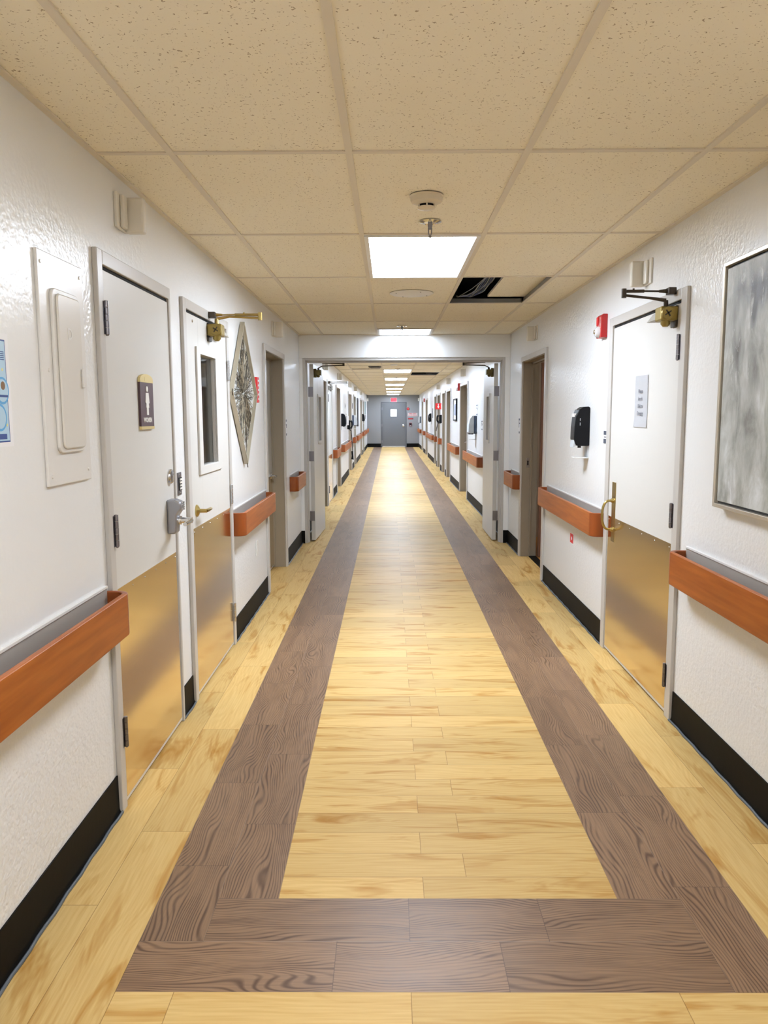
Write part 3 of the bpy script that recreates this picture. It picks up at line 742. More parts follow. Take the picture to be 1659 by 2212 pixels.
farR = [(13.62, 14.98, 'leaf_pink', 'brown recessed doorway on the right wall beyond the double doors, under the red strobe'),
        (17.40, 18.5, 'leaf_pink', 'brown recessed doorway on the right wall beyond the small picture frame'),
        (19.08, 20.05, 'leaf_pink', 'pale recessed doorway on the right wall before the wall phone'),
        (20.92, 22.05, 'leaf_grey', 'grey recessed doorway on the right wall behind the red arrow sign'),
        (22.62, 23.55, 'leaf_grey', 'narrow grey recessed doorway on the right wall after the red arrow sign'),
        (27.7, 29.1, 'leaf_pink', 'brown recessed doorway on the right wall beyond the far black dispenser'),
        (31.3, 32.6, 'leaf', 'last pale doorway on the right wall before the end wall')]
for y0, y1, m, lb in farR:
    t, a, c, ly = door(onR(y1 + .05), y1 - y0 + .10, .055, .055, lb, recess=.12); fin(t)
    mkleaf(t, a, c, ly, m); lever(t, a + .09, ly, .95, 'steel', 1)

# --- end door
t, a, c, ly = door(onE(-.385), 1.175, .055, .055, 'slate grey exit door with a bright small window at the far end', recess=0., frame='end_frame', depth=.02); fin(t)
lite = (.45, .72, 1.40, 1.72)
mkleaf(t, a, c, ly, 'end_door', hole=lite)
MB().box(lite[0], lite[1], ly + .004, ly + .008, lite[2], lite[3]).build('window_pane', M['daylight'], t)
b = MB(); b.ring([(lite[0] - .03, lite[2] - .03), (lite[1] + .03, lite[2] - .03), (lite[1] + .03, lite[3] + .03), (lite[0] - .03, lite[3] + .03)], [(lite[0], lite[2]), (lite[1], lite[2]), (lite[1], lite[3]), (lite[0], lite[3])], ly - .01, ly); b.build('window_frame', M['end_frame'], t)
MB().box(a, c, ly - .03, ly, .005, .05).build('door_sweep', M['steel'], t)
b = MB(); b.lathe([(.055, 0), (.055, -.01), (.03, -.02), (.02, -.06), (.04, -.07), (.0, -.075)], (c - .09, ly, .98), 'y', 28); b.build('door_knob', M['chrome'], t, smooth=True)
for z in (1.75, 1.0, .25): hinge(t, a - .003, ly, z)

# ------------------------------------------------------------------ baseboards
def bb(side, y0, y1, h=.148):
    s = 1 if side == 'left' else -1; X = XL if side == 'left' else XR
    b = MB(); P = [(0, 0), (s * .013, 0), (s * .010, .006), (s * .006, .018), (s * .005, h), (0, h)]
    a = [b.bm.verts.new((X + x, y0, z)) for x, z in P]; c = [b.bm.verts.new((X + x, y1, z)) for x, z in P]
    n = len(P); b.bm.faces.new(a); b.bm.faces.new(c[::-1])
    for i in range(n): b.bm.faces.new((a[i], c[i], c[(i + 1) % n], a[(i + 1) % n]))
    o = struct(b.build('baseboard_' + side, M['black'], smooth=True))
    if y0 < 16:
        n = max(2, int((y1 - y0) / .05)); pts = [(X + s * (.0155 + .002 * math.sin(i * 1.7 + y0)), y0 + (y1 - y0) * i / n, .005) for i in range(n + 1)]
        MB().tube(pts, .0055, 8).build('caulk_bead', M['caulk'], o, smooth=True)
    return o
def gaps(holes, fw):
    y = YB; out = []
    for a, c in holes: out.append((y, a - fw)); y = c + fw
    out.append((y, YE)); return out
for side, segs in (('left', [(YB, 2.738), (3.640, 3.858), (4.932, 6.338), (7.557, YX), (YX + .2, 11.568), (12.602, 12.748), (13.802, 14.928), (16.152, 19.308), (20.952, 22.298), (23.502, 27.148), (28.752, 30.048), (31.152, YE)]),
                   ('right', [(YB, 3.618), (4.867, 6.798), (8.087, YX), (YX + .2, 13.568), (15.032, 17.348), (18.552, 19.028), (20.102, 20.868), (22.102, 22.568), (23.602, 27.648), (29.152, 31.248), (32.652, YE)])):
    for a, c in segs: bb(side, a, c)
for k, (x0, x1) in enumerate(((XL, OX0), (OX1, XR))):
    struct(MB().box(x0, x1, YX - .006, YX, 0, .148).build('baseboard_pier', M['black']))
for x0, x1 in ((XL + .012, -.388), (.792, XR - .012)):
    struct(MB().box(x0, x1, YE - .008, YE, 0, .165).build('baseboard_end', M['black']))

# ------------------------------------------------------------------ handrails
def arc(cx, cy, r, a0, a1, n=8): return [(cx + r * math.cos(a0 + (a1 - a0) * i / n), cy + r * math.sin(a0 + (a1 - a0) * i / n)) for i in range(n + 1)]
def handrail(loc_rz, L, label, ends=(True, True)):
    t = empty('handrail', loc_rz[0], loc_rz[1], label, 'handrail', 'brown wall handrails')
    z0, z1, D, T = .700, .852, .090, .020
    r = .006; sec = []
    for cx, cz, a in ((T / 2 - r, z0 + r, -PI / 2), (T / 2 - r, z1 - .010, 0), (-T / 2 + r, z1 - .010, PI / 2), (-T / 2 + r, z0 + r, PI)):
        rr = .010 if cz > .8 else r
        for i in range(5): q = a + PI / 2 * i / 4; sec.append((min(T / 2, max(-T / 2, cx + rr * math.cos(q))), cz + rr * math.sin(q)))
    yc = -(D - T / 2); R = .042
    s, e = (R + .012 if ends[0] else 0), (L - R - .012 if ends[1] else L)
    MB().sweep([(s, yc), ((s + e) / 2, yc), (e, yc)], sec).build('rail', M['rail'], t, smooth=True)
    if ends[0]: MB().sweep([(.012, -.001), (.012, yc + R)] + arc(.012 + R, yc + R, R, PI, 1.5 * PI)[1:], sec).build('end_cap', M['cap'], t, smooth=True)
    if ends[1]: MB().sweep(arc(L - .012 - R, yc + R, R, -PI / 2, 0) + [(L - .012, -.001)], sec).build('end_cap', M['cap'], t, smooth=True)
    a, c = (.024 if ends[0] else 0), (L - .024 if ends[1] else L)
    b = MB(); b.box(a, c, -.008, 0, .72, .868); b.box(a, c, -.066, -.006, .735, .760); b.build('retainer', M['retainer'], t)
    MB().box(a, c, -.012, -.0, .866, .874).build('retainer_lip', M['plate'], t)
    return t
railsL = [(YB, 2.735, 'nearest brown handrail on the left wall, left of the restroom door', (False, True)), (4.940, 6.335, 'brown handrail on the left wall under the diamond art', (True, True)),
          (7.885, 8.66, 'short brown handrail on the left wall just before the double doors', (True, True)), (13.93, 15.05, 'first brown handrail on the left wall beyond the double doors, after the white door', (True, True)),
          (16.35, 19.2, 'brown handrail on the left wall under the black soap dispenser and black phone', (True, True)), (21.55, 22.25, 'short brown handrail on the left wall under the white towel dispenser', (True, True)),
          (23.6, 27.05, 'long brown handrail on the left wall beyond the towel dispenser', (True, True)), (28.85, 30.4, 'brown handrail on the left wall under the farthest black dispenser', (True, True)), (31.25, 35.75, 'last brown handrail on the left wall, running to the end wall', (True, True))]
for y0, y1, lb, en in railsL: handrail(onL(y0), y1 - y0, lb, en)
railsR = [(YB, 3.545, 'nearest brown handrail on the right wall under the framed painting', (True, False)), (4.880, 6.71, 'brown handrail on the right wall under the black soap dispenser', (True, True)),
          (8.03, 8.72, 'short brown handrail on the right wall just before the double doors', (True, True)), (11.38, 13.65, 'brown handrail on the right wall under the grey towel dispenser', (True, True)),
          (15.1, 17.3, 'brown handrail on the right wall under the small framed picture', (True, True)), (20.36, 20.75, 'very short brown handrail on the right wall under the wall phone', (True, True)),
          (22.2, 22.55, 'very short brown handrail on the right wall after the red arrow sign', (True, True)), (23.65, 27.5, 'long brown handrail on the right wall under the far black dispenser', (True, True)),
          (29.4, 30.4, 'brown handrail on the right wall under the far red strobe', (True, True)), (32.7, 35.75, 'last brown handrail on the right wall, running to the end wall', (True, True))]
for y0, y1, lb, en in railsR: handrail(onR(y1), y1 - y0, lb, en)

# ------------------------------------------------------------------ call-light flags near the ceiling
def flag(loc_rz, side, label):
    t = empty('call_light', loc_rz[0], loc_rz[1], label, 'call light', 'ivory wall call lights under the ceiling')
    s = 1 if side == 'L' else -1             # flag stands at the far end of its plate
    a, c = sorted((0, s * .125)); MB().box(a, c, -.012, 0, 0, .128).build('mounting_plate', M['ivory'], t, bevel=.003)
    a, c = sorted((s * .085, s * .125)); b = MB(); b.box(a, c, -.085, -.012, -.004, .128); b.build('lens', M['ivory'], t, bevel=.010, seg=3)
    a, c = sorted((s * .03, s * .075)); MB().box(a, c, -.028, -.012, .004, .124).build('lens_base', M['ivory'], t, bevel=.006)
    return t
for y, z, lb in ((2.985, 2.172, 'ivory call light above the restroom door on the left wall'), (6.86, 2.158, 'ivory call light above the recessed door on the left wall'), (12.0, 2.16, 'ivory call light on the left wall just beyond the double doors'),
                 (15.4, 2.16, 'second ivory call light on the left wall beyond the double doors'), (19.6, 2.16, 'third ivory call light on the left wall beyond the double doors'), (22.7, 2.16, 'fourth ivory call light on the left wall beyond the double doors'), (27.1, 2.16, 'fifth ivory call light on the left wall beyond the double doors'), (35.0, 2.08, 'ivory call light on the left wall in the far corner')):
    p_, r_ = onL(y, z); flag((p_, r_), 'L', lb)
for y, z, lb in ((4.15, 2.148, 'ivory call light above the brass-handled door on the right wall'), (7.29, 2.158, 'ivory call light above the open doorway on the right wall'), (14.1, 2.16, 'ivory call light on the right wall above the first doorway beyond the double doors'), (17.6, 2.16, 'second ivory call light on the right wall beyond the double doors'), (21.3, 2.16, 'third ivory call light on the right wall beyond the double doors'), (35.0, 2.08, 'ivory call light on the right wall in the far corner')):
    p_, r_ = onR(y, z); flag((p_, r_), 'R', lb)

# ------------------------------------------------------------------ left wall fittings
def at(fn, *a, **k):
    return fn(*a, **k)
def thing(name, lr, label, cat, group=None): return empty(name, lr[0], lr[1], label, cat, group)
# poster
t = thing('poster', onL(1.80, 1.407), 'blue bordered health poster with bubble pictures at the left edge', 'poster')
MB().box(-.012, .305, -.001, 0, -.012, .285).build('backing_paper', M['paper'], t)
MB().box(0, .285, -.0018, -.001, 0, .268).build('border', M['blue'], t); MB().box(.004, .281, -.0024, -.0018, .004, .264).build('print', M['sky'], t)
for x, z, r in ((.255, .135, .036), (.235, .065, .036), (.15, .17, .06), (.08, .08, .045)):
    MB().lathe([(r, 0), (r, -.0006)], (x, -.0024, z), 'y', 32).build('bubble', M['mid'], t); MB().lathe([(r * .82, 0), (r * .82, -.0006)], (x, -.0030, z), 'y', 32).build('bubble_picture', M['sky'], t)
MB().box(.225, .282, -.0042, -.0036, .118, .124).build('ribbon', M['blue'], t)
MB().lathe([(.011, 0), (.011, -.0006)], (.258, -.0036, .148), 'y', 16).build('figure', M['brown'], t)
MB().box(.20, .266, -.003, -.0024, .008, .022).build('banner', M['blue'], t)
for k in range(5): MB().box(.225, .275, -.003, -.0024, .235 - k * .005, .237 - k * .005).build('text_line', M['blue'], t)
for x, z in ((.262, .19), (.27, .045)): MB().lathe([(.004, 0), (.004, -.0006)], (x, -.0024, z), 'y', 8).build('star', M['yellow'], t)
# electrical panel
t = thing('electrical_panel', onL(2.288, 1.265), 'painted-over electrical panel cover on the left wall beside the restroom door', 'electrical panel')
MB().box(0, .332, -.010, 0, 0, .690).build('cover', M['panel'], t, bevel=.003)
P = rrect(.068, .268, .098, .590, .025); b = MB(); b.prism(P, -.020, -.010); b.build('door_frame', M['panel'], t, bevel=.003)
P = rrect(.086, .258, .110, .576, .02); b = MB(); b.prism(P, -.028, -.020); dd = b.build('panel_door', M['panel_door'], t, bevel=.005)
MB().box(.238, .250, -.036, -.028, .30, .36).build('latch', M['panel'], dd, bevel=.003)
text('stamp', 'D', .05, M['panel'], dd, (.165, -.0285, .46), .0006)
for x, z in ((.025, .03), (.307, .035), (.022, .655), (.307, .655), (.04, .345), (.295, .345)): MB().lathe([(.006, 0), (.005, -.003), (0, -.003)], (x, -.010, z), 'y', 12).build('screw', M['panel'], t)
# strike plate with bars
t = thing('wall_plate', onL(3.738, 1.148), 'small dark metal plate with four white bars between the two left doors', 'wall plate')
MB().box(-.034, .034, -.004, 0, -.055, .055).build('plate', M['pewter'], t, bevel=.001)
MB().box(-.020, .034, -.006, -.004, -.032, .030).build('recess', M['dark'], t)
for k in range(4): MB().box(-.006, .033, -.009, -.005, -.027 + k * .0145, -.0185 + k * .0145).build('bar', M['white'], t)
for z in (-.044, .043): MB().lathe([(.005, 0), (.004, -.002), (0, -.002)], (.004, -.004, z), 'y', 12).build('screw', M['steel'], t)
# restroom sign (on the door leaf)
t = thing('restroom_sign', onL(3.143, 1.42, .011), 'burgundy and gold WOMEN restroom sign on the first left door', 'sign')
MB().box(0, .170, -.009, 0, .012, .190).build('panel', M['burgundy'], t)
P = [(0, .19), (.170, .19)] + [(.085 + .085 * math.cos(a), .190 + .012 + .022 * math.sin(a)) for a in [PI * i / 12 for i in range(13)]]
b = MB(); b.prism(P, -.010, 0); b.build('top_cap', M['gold'], t); MB().box(.06, .11, -.0105, -.0095, .196, .212).build('plate', M['gold'], t)
MB().box(0, .170, -.010, 0, 0, .012).build('bottom_strip', M['gold'], t)
b = MB(); b.lathe([(.0115, 0), (.0115, -.002)], (.085, -.009, .164), 'y', 20)
b.prism([(.068, .148), (.102, .148), (.110, .108), (.100, .104), (.104, .088), (.096, .088), (.096, .058), (.074, .058), (.074, .088), (.066, .088), (.070, .104), (.060, .108)], -.011, -.009); b.build('figure', M['white'], t)
text('lettering', 'WOMEN', .026, M['white'], t, (.085, -.0098, .037), .0006, 1.05, .0008)
# diamond art
t = thing('diamond_wall_art', onL(5.408, 1.622), 'diamond shaped wall art with silver root-like starburst on the left wall', 'wall art')
hw_, hh_ = .462, .486
o4 = [(-hw_, 0), (0, -hh_), (hw_, 0), (0, hh_)]; k = .965; i4 = [(x * k, z * k) for x, z in o4]
MB().ring(o4, i4, -.034, -.004).build('frame', M['silver'], t, bevel=.002)
b = MB(); b.prism(i4, -.010, -.006); b.build('backing', M['artpale'], t)
rt = random.Random(3); b1, b2 = MB(), MB()
for q in range(430):
    a = rt.uniform(0, 2 * PI); dx, dz = math.cos(a), math.sin(a)
    R = 1 / (abs(dx) / (hw_ * .92) + abs(dz) / (hh_ * .92)); r0 = .02 + rt.uniform(0, .88) ** 1.5 * R; r1 = min(R, r0 + rt.uniform(.2, .6) * R)
    P = []; n = 10; w_ = 0
    for s in range(n + 1):
        r = r0 + (r1 - r0) * s / n; w_ += rt.uniform(-.005, .005); P.append((r * dx - w_ * dz, -.014 - .006 * math.sin(s / n * PI), r * dz + w_ * dx))
    P = [p for p in P if abs(p[0]) / (hw_ * .93) + abs(p[2]) / (hh_ * .93) < 1]
    if len(P) < 3: continue
    th = rt.uniform(.0018, .0034); (b1 if q % 3 else b2).tube(P, [th * (1 - .6 * i / len(P)) for i in range(len(P))], 6)
b1.build('root_strands', M['strand'], t, smooth=True); b2.build('pale_strands', M['silver'], t, smooth=True)
for x, z in ((-hw_, 0), (0, -hh_)): MB().tube([(x + .004, -.03, z - .02), (x - .008, -.03, z), (x + .004, -.03, z + .02)], .003, 8).build('clip', M['bronze_dark'], t)
# red sign half hidden by the art
t = thing('red_sign', onL(5.88, 1.57), 'small red and white sign peeking out behind the diamond art', 'sign')
MB().box(0, .085, -.030, 0, 0, .19).build('body', M['redsign'], t, bevel=.003)
for k in range(5): MB().box(.03, .08, -.032, -.030, .02 + k * .034, .034 + k * .034).build('stripe', M['white'], t)
# blank outlet plate
t = thing('outlet_plate', onL(5.858, .468), 'white wall plate below the handrail on the left wall', 'outlet')
MB().box(-.036, .036, -.006, 0, -.058, .058).build('plate', M['white'], t, bevel=.003); MB().box(-.015, .015, -.009, -.006, -.034, .034).build('insert', M['white'], t, bevel=.002)
# room number signs
def roomsign(lr, w, h, label, lines=True):
    t = thing('room_sign', lr, label, 'sign', 'room number signs')
    MB().box(-w / 2, w / 2, -.004, 0, -h / 2, h / 2).build('plate', M['paper'], t)
    MB().box(-w / 2 + .006, w / 2 - .03, -.005, -.004, h * .32, h * .44).build('header', M['slate'], t); MB().box(-w / 2 + .02, w / 2 - .03, -.005, -.004, h * .12, h * .18).box(w / 2 - .06, w / 2 - .03, -.005, -.004, -h * .02, h * .12).box(-w / 2 + .02, -w / 2 + .04, -.005, -.004, -h * .1, h * .3).build('symbol', M['ink'], t)
    MB().box(-w / 2 + .02, w / 2 - .03, -.005, -.004, -h * .45, -h * .33).build('footer', M['slate'], t)
    return t
roomsign(onL(7.66, 1.355), .16, .175, 'white room sign beside the recessed door on the left wall'); roomsign(onR(8.17, 1.355), .16, .175, 'white room sign beside the open doorway on the right wall')
roomsign(onR(11.5, 1.315), .17, .15, 'white room sign next to the right double-door leaf'); roomsign(onR(17.33, 1.30), .10, .15, 'white room sign beside the doorway past the small picture'); roomsign(onR(12.2, 1.545), .22, .18, 'white paper notice above the grey towel dispenser')
def smallsign(lr, w, h, m, label):
    t = thing('wall_sign', lr, label, 'sign'); MB().box(-w / 2, w / 2, -.008, 0, -h / 2, h / 2).build('plate', M[m], t, bevel=.002)
    b = MB(); b.box(-w / 2 + .01, w / 2 - .01, -.0095, -.008, -h / 4, h / 4); b.build('print', M['ink'], t); return t
smallsign(onL(18.0, 1.68), .14, .12, 'greyplastic', 'small grey sign above the black soap dispenser beyond the double doors'); smallsign(onL(21.6, 1.72), .16, .15, 'dark', 'small black sign above the white towel dispenser on the left wall')
t = thing('picture_frame', onL(25.1, 1.12), 'tall dark framed picture on the left wall far down the hall', 'picture'); MB().box(-.45, .45, -.02, 0, 0, .88).build('frame', M['dark'], t); MB().box(-.38, .38, -.022, -.02, .07, .81).build('print', M['ink'], t)
t = thing('picture_frame', onL(32.9, 1.50), 'blue-green picture on the left wall near the far corner', 'picture'); MB().box(-.6, .6, -.02, 0, 0, .52).build('print', M['greenpic'], t); MB().box(-.6, .6, -.024, -.0, -.02, 0).build('frame', M['white'], t)
smallsign(onL(33.2, 1.40), .25, .2, 'slate', 'small dark notice below the blue-green picture')

# ------------------------------------------------------------------ right wall fittings
t = thing('painting', onR(3.180, 1.098), 'large abstract grey painting in a champagne frame at the right edge', 'painting')
Wp, Hp = .86, .966
def rect(a, c, d, e): return [(a, d), (c, d), (c, e), (a, e)]
MB().ring(rect(0, Wp, 0, Hp), rect(.016, Wp - .016, .016, Hp - .016), -.042, 0).build('frame', M['champagne'], t, bevel=.002)
MB().ring(rect(.016, Wp - .016, .016, Hp - .016), rect(.026, Wp - .026, .026, Hp - .026), -.024, 0).build('liner', M['dark'], t)
MB().box(.026, Wp - .026, -.034, -.004, .026, Hp - .026).build('canvas', M['canvas'], t, bevel=.002)
# fire strobe
t = thing('fire_alarm_strobe', onR(5.03, 2.025), 'red fire alarm with clear strobe lens above the black soap dispenser', 'fire alarm')
b = MB(); b.prism_x([(0, -.072), (0, .072), (-.028, .072), (-.040, .060), (-.040, -.072)], -.058, .058); b.build('housing', M['red'], t, bevel=.004); MB().box(-.055, .055, -.004, 0, -.068, .068).build('mounting_plate', M['white'], t)
b = MB(); b.lathe([(.036, -.026), (.036, -.045), (.028, -.060), (.012, -.066), (0, -.067)], (0, 0, -.036), 'y', 24); b.build('strobe_lens', M['clear'], t, smooth=True)
MB().lathe([(.016, -.062), (.010, -.072), (0, -.074)], (0, 0, -.036), 'y', 12).build('flash_tube', M['chrome'], t, smooth=True)
MB().box(-.045, -.012, -.044, -.040, .008, .058).build('horn_grille', M['redsign'], t)
text('lettering', 'F\nI\nR\nE', .020, M['white'], t, (.036, -.0407, .018), .0003, 1., .0004, spacing=.8)
# plaque by door 4
t = thing('room_plaque', onR(4.905, 1.330), 'slate blue plaque with a white name strip left of the brass-handled door', 'sign')
MB().box(-.062, .062, -.006, 0, -.039, .039).build('plate', M['slate'], t, bevel=.002); MB().box(-.063, .063, -.008, -.005, -.010, .014).build('name_strip', M['paper'], t)
text('lettering', '1 0 4', .014, M['slate'], t, (0, -.0085, .002), .0003) if False else MB().box(-.04, .03, -.0088, -.008, -.002, .004).build('name_print', M['ink'], t)
# soap dispensers
def dispenser(lr, label, tray=True):
    t = thing('soap_dispenser', lr, label, 'soap dispenser', 'black soap dispensers')
    P = [(0, 0), (0, .262), (-.012, .268), (-.045, .266), (-.078, .245), (-.096, .205), (-.104, .13), (-.106, .05), (-.094, .010), (-.080, 0)]
    b = MB(); b.prism_x(P, -.062, .062); b.build('body', M['dark'], t, bevel=.008, seg=3)
    b = MB(); b.prism_x([(-.100, .062), (-.112, -.012), (-.088, 0), (-.094, .04)], -.045, .045); b.build('push_pad', M['greyplastic'], t, bevel=.003)
    MB().box(-.03, .03, -.104, -.088, .198, .222).build('label', M['white'], t)
    b = MB()
    for zz, l in ((.150, .02), (.180, .018)): b.box(.0615, .0635, -.070, -.066, zz - l / 2, zz + l / 2)
    b.lathe([(.006, 0), (.006, -.002)], (0, -.078, .205 + .04), 'y', 12); b.build('side_print', M['greyplastic'], t)
    MB().cyl((0, -.055, 0), (0, -.055, -.014), .012, n=14).build('nozzle', M['dark'], t)
    if tray:
        b = MB(); b.box(-.035, .035, -.010, 0, -.075, .02); b.build('mounting_plate', M['greyplastic'], t)
        MB().box(-.050, .050, -.098, 0, -.085, -.078).build('drip_tray', M['white'], t, bevel=.002)
    return t
dispenser(onR(5.39, 1.258), 'black soap dispenser with white drip tray on the near right wall')
dispenser(onL(16.55, 1.235), 'black soap dispenser on the left wall beyond the double doors'); dispenser(onL(29.1, 1.24), 'farthest black soap dispenser on the left wall'); dispenser(onR(25.5, 1.245), 'black soap dispenser on the far right wall')
# red sticker
t = thing('sticker', onR(5.765, .555), 'small red and white sticker under the handrail on the right wall', 'sticker')
MB().box(-.052, .052, -.0012, 0, -.052, .052).build('sign_sheet', M['paper'], t); MB().box(-.048, .048, -.0022, -.0012, -.038, .030).build('print', M['redsign'], t); MB().lathe([(.014, 0), (.014, -.0008)], (0, -.0022, -.004), 'y', 16).build('symbol', M['paper'], t)
# notice on door 4 leaf
t = thing('paper_notice', onR(4.337, 1.404, .0105), 'white paper notice reading Please Knock Before Entering on the right door', 'notice')
b = MB(); n = 10
for i in range(n):
    pass
P = []
vs = [[b.bm.verts.new((.215 * i / 8, -.001 - .006 * max(0, (1 - j / 10) - .75) * 3 - .003 * (i / 8) ** 3 * (j / 10), .275 * j / 10)) for j in range(11)] for i in range(9)]
for i in range(8):
    for j in range(10): b.bm.faces.new((vs[i][j], vs[i + 1][j], vs[i + 1][j + 1], vs[i][j + 1]))
bmesh.ops.solidify(b.bm, geom=b.bm.faces[:], thickness=.0006)
b.build('sheet', M['paper'], t, smooth=True)
text('lettering', 'Please\nknock\nBefore\nEntering', .029, M['ink'], t, (.108, -.0062, .132), .0003, 1.0, .0002, spacing=1.35)
# towel dispensers
def towel(lr, label):
    t = thing('towel_dispenser', lr, label, 'towel dispenser', 'grey paper towel dispensers')
    MB().box(-.13, .13, -.045, 0, 0, .28).build('back_case', M['navy'], t, bevel=.008)
    P = [(-.04, .01), (-.04, .285), (-.075, .28), (-.105, .24), (-.125, .15), (-.13, .02), (-.10, 0)]
    b = MB(); b.prism_x(P, -.125, .125); b.build('cover', M['greyplastic'], t, bevel=.008, seg=3)
    MB().box(-.10, .10, -.12, -.05, -.012, .004).build('outlet_slot', M['dark'], t)
    MB().box(-.09, .09, -.11, 0, -.092, -.086).build('drip_tray', M['white'], t); MB().box(-.03, .03, -.006, 0, -.09, 0).build('tray_bracket', M['white'], t); return t
towel(onR(12.35, 1.175), 'grey towel dispenser on the right wall beyond the double doors'); towel(onL(21.6, 1.185), 'grey towel dispenser on the left wall beyond the double doors'); towel(onR(33.6, 1.12), 'grey towel dispenser on the right wall near the far corner')
# far strobes
def strobe2(lr, label):
    t = thing('fire_alarm_strobe', lr, label, 'fire alarm'); b = MB(); b.box(-.06, .06, -.045, 0, -.07, .07); b.build('housing', M['red'], t, bevel=.004); MB().box(-.055, .055, -.004, 0, -.068, .068).build('mounting_plate', M['white'], t)
    MB().lathe([(.035, -.045), (.03, -.07), (0, -.075)], (0, 0, -.045), 'y', 16).build('strobe_lens', M['clear'], t, smooth=True)
strobe2(onR(15.2, 2.0), 'red fire alarm strobe on the right wall beyond the double doors'); strobe2(onR(30.2, 2.02), 'farthest red fire alarm strobe on the right wall')
t = thing('picture_frame', onR(16.1, 1.345), 'small black framed picture with white mat on the right wall', 'picture')
MB().ring(rect(-.36, .36, 0, .45), rect(-.33, .33, .03, .42), -.03, 0).build('frame', M['dark'], t); MB().box(-.33, .33, -.018, -.002, .03, .42).build('mat', M['paper'], t); MB().box(-.21, .21, -.020, -.018, .11, .34).build('print', M['picture'], t)
# phones
def phone(lr, label, drop, hang=False):
    t = thing('wall_phone', lr, label, 'telephone', 'black wall phones')
    MB().box(-.09, .09, -.07, 0, 0, .22).build('base', M['dark'], t, bevel=.012)
    b = MB(); b.tube([(-.05, -.085, .205), (-.05, -.115, .16), (-.05, -.118, .08), (-.05, -.085, .02)], [.026, .019, .019, .026], 12); b.build('handset', M['dark'], t, smooth=True)
    P = [(-.05, -.085, .02)] + [(-.05 + .008 * math.sin(i * 2.3), -.09 - .05 * math.sin(PI * i / 40), .02 - drop * math.sin(PI * i / 40)) for i in range(1, 40)] + [(.05, -.03, .0)]
    MB().tube(P, .009, 8).build('coiled_cord', M['dark'], t, smooth=True)
    if hang: MB().tube([(-.04, -.11, .02 - drop), (-.03, -.115, .1 - drop), (-.03, -.115, .22 - drop)], [.026, .016, .024], 10).build('hanging_plug', M['dark'], t, smooth=True)
    return t
phone(onR(20.45, 1.25), 'black wall phone with looped cord under the red arrow sign', .22); phone(onL(18.95, 1.13), 'black wall phone with long hanging cord on the left wall beyond the double doors', .75, True)
t = thing('garment', onL(18.1, 1.40), 'white tangle of cloth hanging between the black dispenser and black phone', 'cloth')
b = MB(); P = [(-.25 + .02 * i, -.05 - .02 * math.sin(i * 1.3)) for i in range(24)]; b.sweep(P, [(-.003, -.16), (.003, -.16), (.004, .05), (-.004, .05)]); b.build('fabric', M['paper'], t, smooth=True)
MB().tube([(-.02, -.004, .09), (-.02, -.03, .095), (-.02, -.035, .06), (-.02, -.05, .04)], .006, 8).build('hanging_hook', M['steel'], t, smooth=True)
# arrow flag sign
t = thing('arrow_sign', onR(20.62, 1.612), 'red square flag sign with a white down arrow on the right wall', 'sign')
MB().box(-.0015, .0015, -.155, -.0, 0, .16).build('panel', M['redsign'], t)
b = MB()
# arrow faces the camera side (+x local is towards the camera on this wall)
A_ = [(-.088, .145), (-.068, .145), (-.068, .075), (-.048, .075), (-.078, .020), (-.108, .075), (-.088, .075)]
b.prism_x(A_, .0015, .0025); b.build('arrow', M['paper'], t)
MB().box(-.03, .03, -.004, 0, .03, .13).build('bracket', M['white'], t)
smallsign(onR(24.6, 1.52), .22, .30, 'dark', 'tall black sign on the right wall near the far black dispenser')
t = thing('fire_extinguisher', onR(20.75, 1.0), 'x', 'x') if False else None

# ------------------------------------------------------------------ end wall fittings
t = thing('exit_sign', onE(.205, 2.045), 'glowing red EXIT sign above the end door', 'exit sign')
MB().box(-.145, .145, -.05, 0, 0, .20).build('housing', M['white'], t, bevel=.004); MB().box(-.13, .13, -.053, -.05, .015, .185).build('face', M['exit'], t); text('lettering', 'EXIT', .13, M['red'], t, (0, -.0545, .10), .0006, 1.05, .003)
t = thing('fire_bell', onE(.855, 1.74), 'round dark red fire bell right of the end door', 'bell')
MB().lathe([(.066, 0), (.066, -.03), (.05, -.055), (.015, -.065), (0, -.066)], (0, 0, 0), 'y', 32).build('gong', M['red'], t, smooth=True); MB().lathe([(.01, -.064), (.008, -.075), (0, -.075)], (0, 0, 0), 'y', 12).build('bolt', M['steel'], t)
t = thing('fire_exit_sign', onE(1.065, 1.405), 'pinkish FIRE EXIT sign with red letters on the end wall', 'sign')
MB().box(-.22, .22, -.004, 0, 0, .15).build('panel', mat('pink_sign_ground', (.55, .46, .44), rough=.5), t); text('lettering', 'FIRE EXIT', .082, M['brick'] if 'brick' in M else M['red'], t, (0, -.0046, .105), .0004, .98, .002); text('small_lettering', 'DO NOT BLOCK', .048, M['red'], t, (0, -.0046, .033), .0004, 1.1, .001)
t = thing('warning_sign', onE(.975, 1.255), 'narrow red label plate below the FIRE EXIT sign', 'sign')
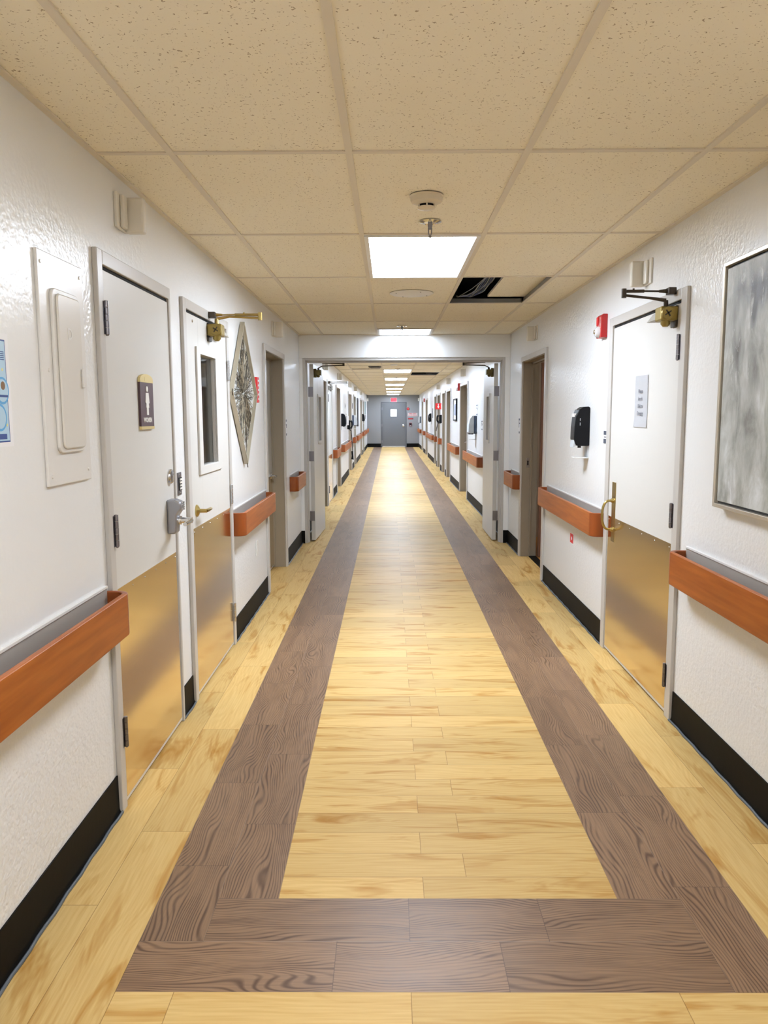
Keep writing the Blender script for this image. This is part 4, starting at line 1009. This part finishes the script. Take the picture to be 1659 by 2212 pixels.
MB().box(-.122, .122, -.004, 0, 0, .075).build('plate', mat('dark_red_label', (.16, .02, .025), rough=.5), t); text('lettering', 'NO EXIT', .04, M['paper'], t, (0, -.0046, .038), .0003) if False else MB().box(-.09, .09, -.005, -.004, .025, .045).build('print', M['redsign'], t)
t = thing('pull_station', onE(.965, .955), 'dark red pull station at the end wall right of the door knob', 'pull station')
MB().box(-.055, .055, -.05, 0, 0, .145).build('housing', mat('maroon_box', (.05, .012, .014), rough=.4), t, bevel=.004); MB().box(-.06, .06, -.004, 0, -.005, .15).build('mounting_plate', M['redsign'], t); MB().box(-.035, .035, -.062, -.05, .05, .085).build('handle', M['dark'], t); MB().box(-.035, .035, -.052, -.05, .012, .03).build('stripe', M['paper'], t)

# ------------------------------------------------------------------ camera, world, view
cam = bpy.data.cameras.new('camera'); co = bpy.data.objects.new('camera', cam); COL.objects.link(co); S.camera = co
f, H, pt, yw, ro = 1678.35, 1.4755, .12452, -.00726, -.00374
fwd = Vector((math.sin(yw) * math.cos(pt), math.cos(yw) * math.cos(pt), -math.sin(pt))); right = Vector((math.cos(yw), -math.sin(yw), 0)); up = right.cross(fwd)
r = right * math.cos(ro) + up * math.sin(ro); u = -right * math.sin(ro) + up * math.cos(ro)
mw = Matrix((r, u, -fwd)).transposed().to_4x4(); mw.translation = (0, 0, H); co.matrix_world = mw
cam.sensor_fit = 'HORIZONTAL'; cam.sensor_width = 36; cam.lens = 36 * f / 1659; cam.clip_start = .02; cam.clip_end = 200
w = bpy.data.worlds.new('world'); S.world = w; w.use_nodes = True
w.node_tree.nodes['Background'].inputs[0].default_value = (.5, .52, .55, 1); w.node_tree.nodes['Background'].inputs[1].default_value = .05
S.view_settings.view_transform = 'Standard'; S.view_settings.look = 'None'; S.view_settings.gamma = 1; S.view_settings.use_curve_mapping = False
S.view_settings.exposure = 0.
S.cycles.max_bounces = 7; S.cycles.diffuse_bounces = 4; S.cycles.glossy_bounces = 3; S.cycles.use_adaptive_sampling = True; S.cycles.adaptive_threshold = .1; S.cycles.adaptive_min_samples = 16; S.cycles.use_light_tree = False; S.cycles.use_denoising = True
S.cycles.sample_clamp_indirect = 6
